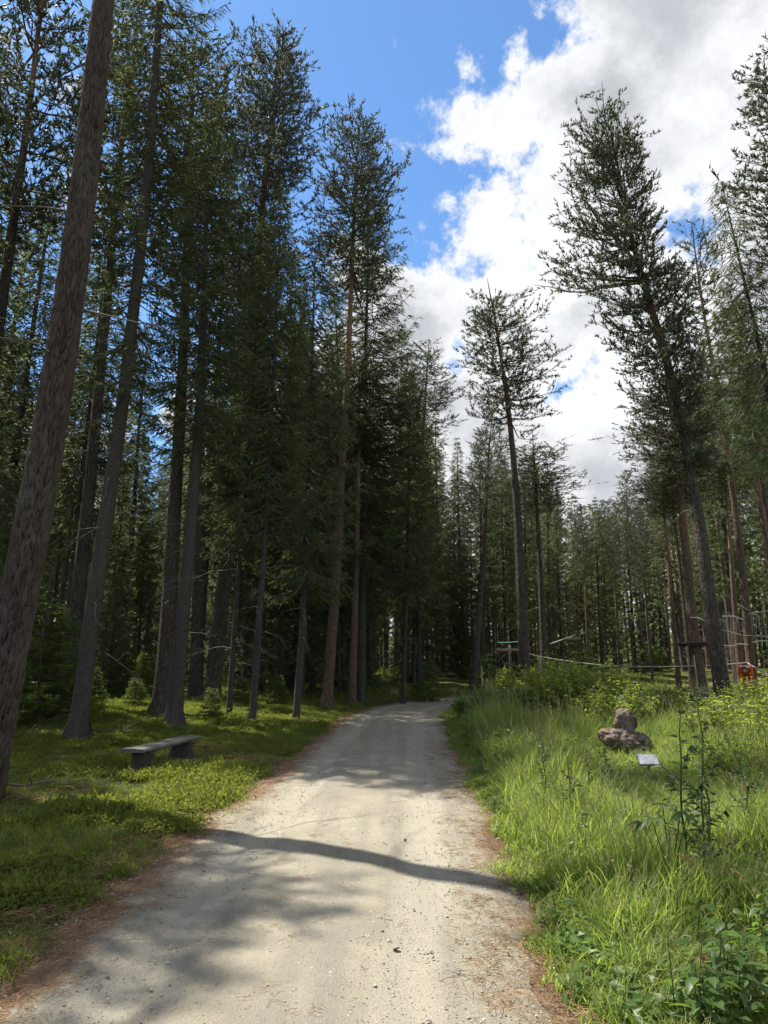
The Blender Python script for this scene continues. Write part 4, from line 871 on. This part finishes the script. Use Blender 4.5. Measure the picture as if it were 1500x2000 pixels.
# ------------------------------------------------------------------ brush pile of cut branches
p = at(1350, 1378, 19.3); z = gz(p[0], 19.3); b = MB()
for k in range(230):
    a = rng.normal(0, .55) + (0 if rng.uniform() < .7 else 1.4); c = np.array([rng.normal(0, .75), rng.normal(0, .5), 0]); hh = .50 * math.exp(-(c[0] / 1.1) ** 2 - (c[1] / .8) ** 2) * rng.uniform(.1, 1)
    l = rng.uniform(.25, .8); d = np.array([math.cos(a), math.sin(a), rng.normal(0, .22)]) * l; q = np.array([*c[:2], hh + .02]); w_ = rng.normal(0, .06, (2, 3))
    b.tube([q - d, q - d * .3 + w_[0], q + d * .4 + w_[1], q + d], [rng.uniform(.012, .03), .015, .010, .005], 4, 0, None, False)
t = thing('brush_pile', 'grey brown heap of cut branches at the foot of the platform pine', 'brush pile', (p[0], 19.3, z)); stuff(b.build('branches', [MT['twig']], True, t))
# fallen branches and roots on the left bank
def fallen(u, v, Y, l, az, r, lb):
    p = at(u, v, Y); b = MB(); n = 8; t_ = np.linspace(-.5, .5, n); q = np.stack([t_ * l, .08 * l * np.sin(t_ * 5), .02 + .05 * l * np.abs(np.sin(t_ * 6 + 1))], -1); b.tube(q, np.linspace(r, r * .3, n), 6)
    for k in range(5): s0 = q[rng.integers(2, 7)]; d = rng.normal(0, 1, 3) * [1, 1, .3] + [.5, 0, .5]; b.tube([s0, s0 + d * l * .1, s0 + d * l * .2], [r * .5, r * .35, r * .15], 4)
    o = b.build('fallen_branch', [MT['twig']]); o.location = (p[0], Y, gz(p[0], Y)); o.rotation_euler = (0, 0, az); tag(o, lb, 'branch', 'fallen branches on the left bank')
fallen(225, 1442, 15.0, 1.5, .2, .035, 'grey fallen branch on bare ground left of the bench')
fallen(378, 1494, 11.6, .7, -.3, .028, 'root like stick lying on the bare soil below the bench')
fallen(85, 1318, 14.5, 1.6, 2.2, .022, 'bare broken branch leaning beside the massive pine')
fallen(75, 1525, 9.6, .9, .1, .02, 'thin dead branch in the grass right of the massive pine foot')

# ------------------------------------------------------------------ bushes
def bush_mesh(seed, w_, h_, nst, nlf, ls):
    b = MB()
    for k in range(nst):
        a = rng.uniform(0, 6.28); r = w_ * math.sqrt(rng.uniform()); hh = h_ * rng.uniform(.6, 1.05) * (1 - .35 * (r / w_) ** 2); t = np.linspace(0, 1, 5)[:, None]
        tip = np.array([math.cos(a) * r, math.sin(a) * r, hh]); st = np.array([math.cos(a), math.sin(a), 0]) * r * .25; p_ = st * (1 - t) + tip * t + np.array([math.cos(a), math.sin(a), 0]) * .12 * np.sin(t * 3)
        b.tube(p_, [.010, .008, .006, .004, .002], 4, 1, None, False)
        n_ = nlf; q = rng.uniform(.18, 1.02, n_); c = np.stack([np.interp(q, t[:, 0], p_[:, j]) for j in range(3)], -1) + rng.normal(0, .05, (n_, 3)); d = rng.normal(size=(n_, 3)) * [1, 1, .5] + np.array([0, 0, .25])
        leaves(b, c, d, ls * rng.uniform(.6, 1.3, n_), ls * .55 * rng.uniform(.7, 1.2, n_), 0, np.clip(rng.normal(.5, .22, n_), 0, 1))
    return b
BM = [mesh_from('foliage', bush_mesh(1, .85, 1.15, 75, 46, .095), [MT['bush'], MT['branch']], False), mesh_from('foliage', bush_mesh(2, .7, .9, 60, 42, .10), [MT['herb'], MT['branch']], False), mesh_from('foliage', bush_mesh(3, .9, 1.2, 50, 44, .07), [MT['bush'], MT['branch']], False)]
def bush(u, v, Y, s, k, lb, sz=None):
    s *= 1.28 if 14 < Y < 22 else 1; p = at(u, v, Y); t = thing('bush', lb, 'bush', (p[0], Y, gz(p[0], Y)), rng.uniform(0, 6.28), 'bushes round the meadow'); t.scale = (s, s, sz or s)
    stuff(obj('foliage', BM[k], t))
    st = MB(); st.tube([[0, 0, -.05], [.02, .01, .3], [.03, .03, .6]], [.022, .016, .008], 6); st.build('stem', [MT['branch']], True, t)
for a in [(1462, 1430, 11.8, 1.15, 0, 'bright green bush at the right edge in front of the climber', 1.0), (1505, 1520, 9.0, .85, 2, 'loose twiggy bush at the right edge below the bright bush', .85), (1395, 1400, 14.5, .75, 2, 'low loose bush at the foot of the leaning pine'), (1105, 1385, 16.5, 1.0, 0, 'green bush left of the pale stones'), (1165, 1375, 17.5, 1.05, 0, 'tallest green bush beside the pale stones'), (1045, 1380, 17, .85, 1, 'leafy bush in front of the free standing pine'), (975, 1385, 17.5, .85, 1, 'leafy bush below the dark young spruce'), (925, 1390, 18, .7, 1, 'small leafy bush at the inner road bend'), (1265, 1385, 16.0, .8, 2, 'dark bush directly behind the boulder'), (1200, 1395, 14.8, .8, 0, 'bright low bush left behind the boulder'), (1010, 1365, 21, .9, 0, 'bush at the foot of the free standing pine'), (1085, 1365, 21.5, 1.0, 0, 'bush at the foot of the short dark pine'), (1300, 1395, 15.5, .6, 0, 'low bush in front of the brush pile'), (1492, 1385, 16.5, .8, 0, 'bright bush right below the orange clad climber')]: bush(*a)

# ------------------------------------------------------------------ tall weeds (stem, side shoots, leaves)
def weed_meshes(seed, H):
    st, lf = MB(), MB(); t = np.linspace(0, 1, 9)[:, None]; P_ = np.array([0, 0, 1.]) * H * t + np.cumsum(rng.normal(0, .010, (9, 3)), 0) * [1, 1, 0]
    st.tube(P_, np.linspace(.009, .003, 9), 6)
    n = 26
    for k in range(n):
        q = .12 + .86 * k / n; c = np.array([np.interp(q, t[:, 0], P_[:, j]) for j in range(3)]); a = k * 2.4 + rng.normal(0, .3); d = np.array([math.cos(a), math.sin(a), 0])
        l = H * .17 * (1.1 - q) * rng.uniform(.6, 1.2)
        if k % 2 == 0 and l > .05:
            tw = np.stack([c, c + d * l * .6 + np.array([0, 0, l * .45]), c + d * l + np.array([0, 0, l * 1.1])]); st.tube(tw, [.004, .003, .002], 4, 0, None, False)
            m_ = 9; s = rng.uniform(.1, 1, m_)[:, None]; leaves(lf, tw[0] * (1 - s) + tw[2] * s, d + rng.normal(0, .7, (m_, 3)), rng.uniform(.04, .08, m_), rng.uniform(.018, .03, m_))
        leaves(lf, c[None] + d * .006, (d + np.array([0, 0, .25]))[None], np.array([.11 * (1.15 - q) + .03]), np.array([.034]))
    m_ = 14; leaves(lf, P_[-1] + rng.normal(0, .012, (m_, 3)), rng.normal(0, .5, (m_, 3)) + [0, 0, 1], .04, .012)
    return mesh_from('stem', st, [MT['weed']]), mesh_from('foliage', lf, [MT['weedl']], False)
MT['weed'] = simple('weed_stem', (.035, .055, .02), (.06, .085, .03), 12)
MT['weedl'] = leaf('weed_leaf', (.022, .042, .014), (.05, .08, .025), (.09, .14, .03), .3, .5, .3, .3)
WM = [weed_meshes(1, 1.25), weed_meshes(2, 1.1), weed_meshes(3, 1.3)]
for k, (u, Y, s, lb) in enumerate([(1340, 5.7, .98, 'dark tall weed with many side shoots, left one of the trio'), (1368, 5.5, .86, 'dark bushy weed in the middle of the trio'), (1388, 5.9, 1.0, 'dark straight weed, right one of the trio'), (1115, 6.6, .62, 'dark weed stalk near the road in the shaded grass'), (1158, 6.9, .68, 'dark weed stalk between the road and the panel'), (1065, 7.4, .66, 'dark weed stalk nearest the road edge'), (1190, 8.3, .6, 'small dark weed below the boulder'), (1460, 6.4, .75, 'dark weed at the right edge of the grass')]):
    p = at(u, 1600, Y); t = thing('tall_weed', lb, 'weed', (p[0], Y, gz(p[0], Y) - .02), k * 1.3, 'tall dark weeds in the meadow'); s *= 1.0; t.scale = (s * 1.35, s * 1.35, s); obj('stem', WM[k % 3][0], t); stuff(obj('foliage', WM[k % 3][1], t))

# ------------------------------------------------------------------ broad leaved plants: every large leaf its own part
def leaf_mesh(ln, wd, fold=.12, teeth=True):
    b = MB(); n = 8; t = np.linspace(0, 1, n); ww = wd * .5 * np.sin(np.clip(t, .0, 1) ** .75 * math.pi) ** .85 * (1 - .25 * t) ; ww[1::2] *= .88 if teeth else 1
    z = -.22 * ln * t ** 2; c = np.stack([t * ln, 0 * t, z], -1); l = np.stack([t * ln - .1 * ww, ww, z + ww * fold * 2], -1); r = np.stack([t * ln - .1 * ww, -ww, z + ww * fold * 2], -1)
    i = np.arange(n - 1); b.add(np.concatenate([c, l, r]), np.concatenate([np.stack([i, i + 1, i + 1 + n, i + n], -1), np.stack([i + 2 * n, i + 1 + 2 * n, i + 1, i], -1)]), 0, np.concatenate([t * .3 + .3, t * 0 + .7, t * 0 + .6])); return b
LM = [mesh_from('leaf', leaf_mesh(.085, .055), [MT['herb']]), mesh_from('leaf', leaf_mesh(.105, .062), [MT['herb']]), mesh_from('leaf', leaf_mesh(.13, .036, .1), [MT['herb']])]
def herb_plant(x, y, H, npair, kind, lb, group, name='leafy_herb'):
    t = thing(name, lb, 'plant', (x, y, gz(x, y)), rng.uniform(0, 6.28), group); b = MB(); lean = rng.normal(0, .10, 2); tt = np.linspace(0, 1, 6)[:, None]
    P_ = np.concatenate([lean * H * tt ** 2, H * tt], 1); b.tube(P_, np.linspace(.0045, .002, 6), 5)
    for k in range(npair):
        q = .25 + .75 * (k + .5) / npair; c = np.array([np.interp(q, tt[:, 0], P_[:, j]) for j in range(3)])
        for sg in (0, math.pi):
            a = k * math.pi / 2 + sg + rng.normal(0, .25); d = np.array([math.cos(a), math.sin(a), .35]); e_ = c + d * .035; b.tube([c, e_], [.002, .0015], 3, 0, None, False)
            o = obj('leaf', LM[kind if kind == 2 else rng.integers(2)], t); o.location = tuple(e_); s = rng.uniform(.75, 1.15) * (1.15 - .5 * q * (kind != 2)); o.scale = (s, s, s); o.rotation_euler = (rng.normal(0, .25), rng.uniform(-.25, .45), a)
    b.build('stem', [MT['weed']], True, t)
cnt = 0
while cnt < 34:
    v = rng.uniform(1760, 1995); u = rng.uniform(1300, 1540); Y = (EYE - .12) / math.tan(math.atan((v - 1000) / F) - PITCH); p = at(u, v, Y)
    if u < 1560 - (v - 1700) * .45 - 60 and rng.uniform() < .7: continue
    herb_plant(p[0], Y, rng.uniform(.28, .42), 5, 0, 'nettle like herb with toothed leaves in the lower right corner', 'nettle like herbs in the lower right corner'); cnt += 1
# palmate plant with drooping leaves, white blossom below it
p = at(1310, 1760, 5.0); x0, y0 = p[0], 4.95; t = thing('leafy_herb', 'taller herb with drooping finger leaves above the white blossom', 'plant', (x0, y0, gz(x0, y0)), 0); b = MB()
for k in range(5):
    a = k * 1.3; top = np.array([math.cos(a) * .16 - .02, math.sin(a) * .12, .60 + .06 * math.sin(k * 2.1)]); b.tube([[0, 0, 0], top * [.4, .4, .6], top], [.006, .005, .003], 5, 0, None, False)
    for j in range(6):
        o = obj('leaf', LM[2], t); o.location = tuple(top); s = rng.uniform(.75, 1.05); o.scale = (s, s, s); o.rotation_euler = (rng.normal(0, .2), rng.uniform(-.1, .6), a + (j - 2.5) * .75)
b.build('stem', [MT['weed']], True, t)
def flower(u, v, Y, r, n, lb, name='white_flower'):
    p = at(u, v, Y); g_ = gz(p[0], Y); t = thing(name, lb, 'flower', (p[0], Y, g_)); h = p[2] - g_
    b = MB(); b.tube([[0, .02, 0], [.01, .01, h * .6], [0, 0, h]], [.003, .0025, .002], 5); b.build('stem', [MT['weed']], True, t)
    b = MB(); b.tube([[0, 0, h - .004], [0, 0, h + .006]], [r * .3, r * .2], 8); b.build('flower_centre', [MT['seed']], True, t)
    pm = mesh_from('petal', leaf_mesh(r, r * .8, .05, False), [MT['petal']])
    for k in range(n): o = obj('petal', pm, t); o.location = (0, 0, h); o.rotation_euler = (0, -.15 + .3 * (k % 2), k * 6.283 / n)
    t.rotation_euler = (.0, 0, .3)
flower(1304, 1734, 4.72, .026, 5, 'single white blossom under the drooping finger leaves'); flower(1090, 1722, 5.3, .018, 6, 'small white flower in the shaded verge near the road'); flower(1026, 1502, 8.7, .022, 6, 'small white flower beside the road edge further up')
# grasses with heavy heads
def heavy_grass(u0, v0, u1, v1, Y, lb, mt, hl, group, nst=1, spread=0.):
    a = at(u0, v0, Y); g_ = gz(a[0], Y); t = thing('flowering_grass', lb, 'grass stalk', (a[0], Y, g_), 0, group); tip = at(u1, v1, Y) - np.array([a[0], Y, g_])
    for k in range(nst):
        tt = np.linspace(0, 1, 9)[:, None]; T_ = tip * [1, 1, rng.uniform(.72, 1.02) if nst > 1 else 1] + rng.normal(0, spread, 3) * [1, 1, 0]
        P_ = T_ * tt * [1, 1, 0] * tt ** .6 + np.array([0, 0, 1.]) * T_[2] * (1.25 * tt - .25 * tt ** 2) + rng.normal(0, spread * .5, 3) * [1, 1, 0] * (1 - tt)
        b = MB(); b.tube(P_, np.linspace(.0026, .0011, 9), 4, 0, .6); b.build('stalk', [MT[mt]], True, t)
        n_ = 60; s = 1 - hl * rng.uniform(0, 1, n_); c = np.stack([np.interp(s, tt[:, 0], P_[:, j]) for j in range(3)], -1); d = P_[-1] - P_[-2]; d = d / np.linalg.norm(d)
        b = MB(); leaves(b, c, d + rng.normal(0, .35, (n_, 3)), .026, .007, 0); stuff(b.build('seed_head', [MT[mt]], False, t))
heavy_grass(1500, 1850, 1323, 1668, 4.4, 'arching grass with a pinkish pale head, left of two', 'straw', .14, 'arching grasses with pale heads'); heavy_grass(1560, 1900, 1432, 1700, 4.3, 'arching grass with a pinkish pale head, right of two', 'straw', .16, 'arching grasses with pale heads')
heavy_grass(1368, 1990, 1383, 1860, 3.75, 'clump of dry straw coloured grass at the bottom right', 'straw', .35, None, 9, .035)
heavy_grass(1180, 1840, 1165, 1742, 4.9, 'green flowering grass with a narrow pale head in the verge', 'seed', .4, None)

# ------------------------------------------------------------------ ropes course
def rope(pts_, r, mt, lb, sag=0., name='rope_cable', group=None):
    A = [at(*q) for q in pts_]; b = MB(); P_ = []
    for i in range(len(A) - 1):
        s = np.linspace(0, 1, 12)[:, None]; q = A[i] * (1 - s) + A[i + 1] * s - np.array([0, 0, 1.]) * sag * np.linalg.norm(A[i + 1] - A[i]) * 4 * s * (1 - s); P_.append(q if i == 0 else q[1:])
    b.tube(np.concatenate(P_), r, 6); return tag(b.build(name, [MT[mt]]), lb, 'rope', group)
rope([(1012, 1271, 26.4), (1062, 1284, 28.8), (1190, 1301, 27.5), (1355, 1301, 24.4)], .022, 'rope', 'long pale cable running from the layered pine to the platform pine', .006)
rope([(1372, 1300, 24.6), (1462, 1294, 25.8)], .022, 'rope', 'pale cable between the platform pine and the red pine above the climber', .006)
rope([(1460, 1295, 25.8), (1512, 1326, 22)], .022, 'rope', 'white rope sloping down to the right edge above the climber')
rope([(972, 1255, 30), (1017, 1253, 26.6)], .025, 'teal', 'teal rope above the light plank bridge', .004)
rope([(1074, 1258, 28.6), (1124, 1240, 34)], .025, 'rope', 'pale rope rising from the short dark pine into the woods')
rope([(1348, 1207, 24.3), (1362, 1206, 24.2), (1386, 1218, 23.6)], .028, 'rope', 'thick white rope tied round the platform pine')
rope([(1386, 1218, 23.6), (1388, 1257, 23.7)], .018, 'rope', 'short hanging rope at the right end of the dark platform')
rope([(1410, 1204, 25.5), (1433, 1204, 25.6), (1452, 1211, 25.6)], .03, 'rope', 'upper rope carrying the left row of hanging steps')
rope([(1410, 1230, 25.9), (1450, 1241, 25.9), (1515, 1243, 25.5)], .016, 'rope', 'thin handrail rope behind the hanging steps', .004)
rope([(1462, 1199, 25.2), (1520, 1190, 24.6)], .03, 'rope', 'upper rope carrying the right row of hanging steps')
rope([(1440, 1180, 26), (1462, 1192, 25.8)], .02, 'rope', 'short slanted rope between the two red pines')
def swing(u0, u1, vt, vb, Y, lb):
    c = at((u0 + u1) / 2, vb, Y); t = thing('hanging_step', lb, 'step', c, 0, 'hanging wooden steps of the ropes course'); tp = at((u0 + u1) / 2 - 5, vt, Y) - c; l, r = at(u0, vb, Y) - c, at(u1, vb, Y) - c
    for q, dx in ((l, -.02), (r, .02)): b = MB(); b.tube([tp + [dx, 0, 0], q], .010, 5); b.build('rope', [MT['rope']], True, t)
    b = MB(); d = (r - l) / np.linalg.norm(r - l) * .04; b.tube([l - d, r + d], .022, 7); b.build('rung', [MT['rung']], True, t)
for a in [(1416, 1423, 1206, 1261, 25.5, 'hanging step nearest the leaning pine'), (1428, 1436, 1206, 1261, 25.5, 'second hanging step right of the leaning pine'), (1440, 1449, 1207, 1258, 25.5, 'hanging step lit orange in front of the bare red pine'), (1453, 1459, 1210, 1259, 25.6, 'hanging step just left of the reddish pine'), (1471, 1477, 1200, 1254, 25.2, 'hanging step just right of the reddish pine'), (1478, 1488, 1199, 1252, 25.1, 'pale hanging step second right of the reddish pine'), (1489, 1498, 1197, 1252, 25.0, 'hanging step touching the right edge of the photo')]: swing(*a)
def platform(u0, u1, v, Y, dep, n, mt, lb, thick=.06):
    a, c = at(u0, v, Y), at(u1, v, Y); w_ = c[0] - a[0]; t = thing('tree_platform', lb, 'platform', (a + c) / 2, 0)
    pm = MB(); pm.box((0, 0, 0), (w_ / n - .012, dep, thick * .6)); pm = mesh_from('plank', pm, [MT[mt]], False)
    for k in range(n): o = obj('plank', pm, t); o.location = (-w_ / 2 + (k + .5) * w_ / n, 0, thick * .3 + rng.normal(0, .004))
    for s in (-1, 1): b = MB(); b.box((0, s * dep * .36, -thick * .75), (w_ * .96, .09, thick * 1.2)); b.build('support_beam', [MT[mt]], False, t)
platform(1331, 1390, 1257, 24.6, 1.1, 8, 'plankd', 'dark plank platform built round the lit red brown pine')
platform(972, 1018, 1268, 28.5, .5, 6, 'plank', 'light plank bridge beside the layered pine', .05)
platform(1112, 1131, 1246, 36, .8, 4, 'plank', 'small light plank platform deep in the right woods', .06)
for (u, v0, v1, Y, r, lb) in [(941, 1300, 1375, 26, .035, 'short pale wooden post by the road bend'), (1053, 1280, 1360, 25.5, .04, 'thin grey wooden pole between the two right pines'), (1356, 1280, 1362, 23.6, .03, 'pale stick leaning on the platform pine')]:
    a = at(u, v0, Y); b = MB(); b.tube([[a[0], Y, gz(a[0], Y) - .1], [a[0] + .01, Y, a[2] * .5], [a[0] - .02, Y, a[2]]], [r, r * .95, r * .85], 8); tag(b.build('wooden_post', [MT['plank']]), lb, 'post')

# ------------------------------------------------------------------ climber in orange, bent forward
def skin_obj(name, V, E, Rr, mt, parent=None, root=0, sub=2):
    me = bpy.data.meshes.new(name); me.from_pydata([tuple(q) for q in V], E, []); o = obj(name, me, parent); md = o.modifiers.new('skin', 'SKIN'); md.use_smooth_shade = True
    for i, r in enumerate(Rr): me.skin_vertices[0].data[i].radius = (r, r) if not isinstance(r, tuple) else r
    me.skin_vertices[0].data[root].use_root = True
    s = o.modifiers.new('sub', 'SUBSURF'); s.levels = sub; s.render_levels = sub; me.materials.append(MT[mt]); return o
p = at(1461, 1340, 23.4); z = gz(p[0], 23.4)
t = thing('person', 'climber in orange clothes bending forward behind the bright bush', 'person', (p[0], 23.4, z), R(58))
t.scale = (.92, .92, .92)
B = dict(pel=(0, 0, .92), sp1=(-.10, 0, 1.02), sp2=(-.24, 0, 1.07), ch=(-.38, 0, 1.04), nk=(-.50, 0, .99), hd=(-.60, 0, .93), hd2=(-.68, 0, .86),
         lh=(.02, -.10, .87), lk=(-.03, -.12, .48), la=(.05, -.12, .09), lt=(-.10, -.13, .035), rh=(.02, .10, .87), rk=(-.05, .12, .48), ra=(.04, .12, .09), rt=(-.11, .13, .035),
         ls=(-.40, -.17, 1.0), le=(-.40, -.20, .72), lw=(-.44, -.17, .49), lp=(-.46, -.16, .42), rs=(-.40, .17, 1.0), re=(-.42, .20, .72), rw=(-.48, .17, .50), rp=(-.51, .16, .43))
for sd_, y_ in (('l', -.16), ('r', .16)):
    bx_, by_, bz_ = B[sd_ + 'p']
    for k in range(4): B['%sf%d' % (sd_, k)] = (bx_ - .035 + .02 * k - .02, y_ + .0, bz_ - .075 - .012 * (1.5 - abs(k - 1.5)))
    B[sd_ + 'th'] = (bx_ + .04, y_ - .02, bz_ - .035)
ks = list(B); ix = {k: i for i, k in enumerate(ks)}
E = [('pel', 'sp1'), ('sp1', 'sp2'), ('sp2', 'ch'), ('ch', 'nk'), ('nk', 'hd'), ('hd', 'hd2')]
for s_ in 'lr':
    E += [('pel', s_ + 'h'), (s_ + 'h', s_ + 'k'), (s_ + 'k', s_ + 'a'), (s_ + 'a', s_ + 't'), ('ch', s_ + 's'), (s_ + 's', s_ + 'e'), (s_ + 'e', s_ + 'w'), (s_ + 'w', s_ + 'p'), (s_ + 'p', s_ + 'th')] + [(s_ + 'p', s_ + 'f%d' % k) for k in range(4)]
RD = dict(pel=.13, sp1=.12, sp2=.125, ch=.13, nk=.055, hd=.085, hd2=.08)
def rad(k):
    if k in RD: return RD[k]
    return {'h': .09, 'k': .058, 'a': .04, 't': .03, 's': .06, 'e': .042, 'w': .028, 'p': .03}.get(k[1:], .009)
skin_obj('body', [B[k] for k in ks], [(ix[a], ix[c]) for a, c in E], [rad(k) for k in ks], 'skin', t)
def cloth(name, keys, edges, grow, mt, root):
    i2 = {k: i for i, k in enumerate(keys)}; skin_obj(name, [B[k] for k in keys], [(i2[a], i2[c]) for a, c in edges], [rad(k) + grow for k in keys], mt, t, i2[root])
cloth('jacket', ['sp1', 'sp2', 'ch', 'ls', 'le', 'lw', 'rs', 're', 'rw'], [('sp1', 'sp2'), ('sp2', 'ch'), ('ch', 'ls'), ('ls', 'le'), ('le', 'lw'), ('ch', 'rs'), ('rs', 're'), ('re', 'rw')], .022, 'orange', 'sp2')
cloth('trousers', ['pel', 'lh', 'lk', 'la', 'rh', 'rk', 'ra'], [('pel', 'lh'), ('lh', 'lk'), ('lk', 'la'), ('pel', 'rh'), ('rh', 'rk'), ('rk', 'ra')], .022, 'orange', 'pel')
for s_ in 'lr': cloth('shoe', [s_ + 'a', s_ + 't'], [(s_ + 'a', s_ + 't')], .018, 'shoe', s_ + 'a')
b = MB(); th = np.linspace(0, 6.283, 17); c_ = np.array([-.045, 0, .955]); b.tube(np.stack([c_[0] + .17 * np.cos(th) * .45, .17 * np.sin(th), c_[2] - .16 * np.cos(th) * .9], -1), .022, 6); b.build('harness_belt', [MT['harness']], True, t)
h_ = blob([((-.605, 0, .965), (.085, .098, .10), (0, 0, 0))], seed=2, amp=.008); h_.materials.append(MT['hair']); obj('hair', h_, t)
b = MB(); b.tube([[-.70, 0, .90], [-.735, 0, .875], [-.72, 0, .855]], [.014, .016, .01], 6); b.build('nose', [MT['skin']], True, t)
for s_ in (-1, 1): b = MB(); b.tube([[-.690, .035 * s_, .915], [-.712, .035 * s_, .910]], [.010, .008], 6); b.build('eye', [MT['shoe']], True, t)
for s_ in (-1, 1): b = MB(); b.tube([[-.60, .088 * s_, .925], [-.615, .100 * s_, .905], [-.625, .09 * s_, .885]], [.012, .014, .009], 6); b.build('ear', [MT['skin']], True, t)

print('TRIS', sum(len(m.polygons) for m in bpy.data.meshes if m.users))
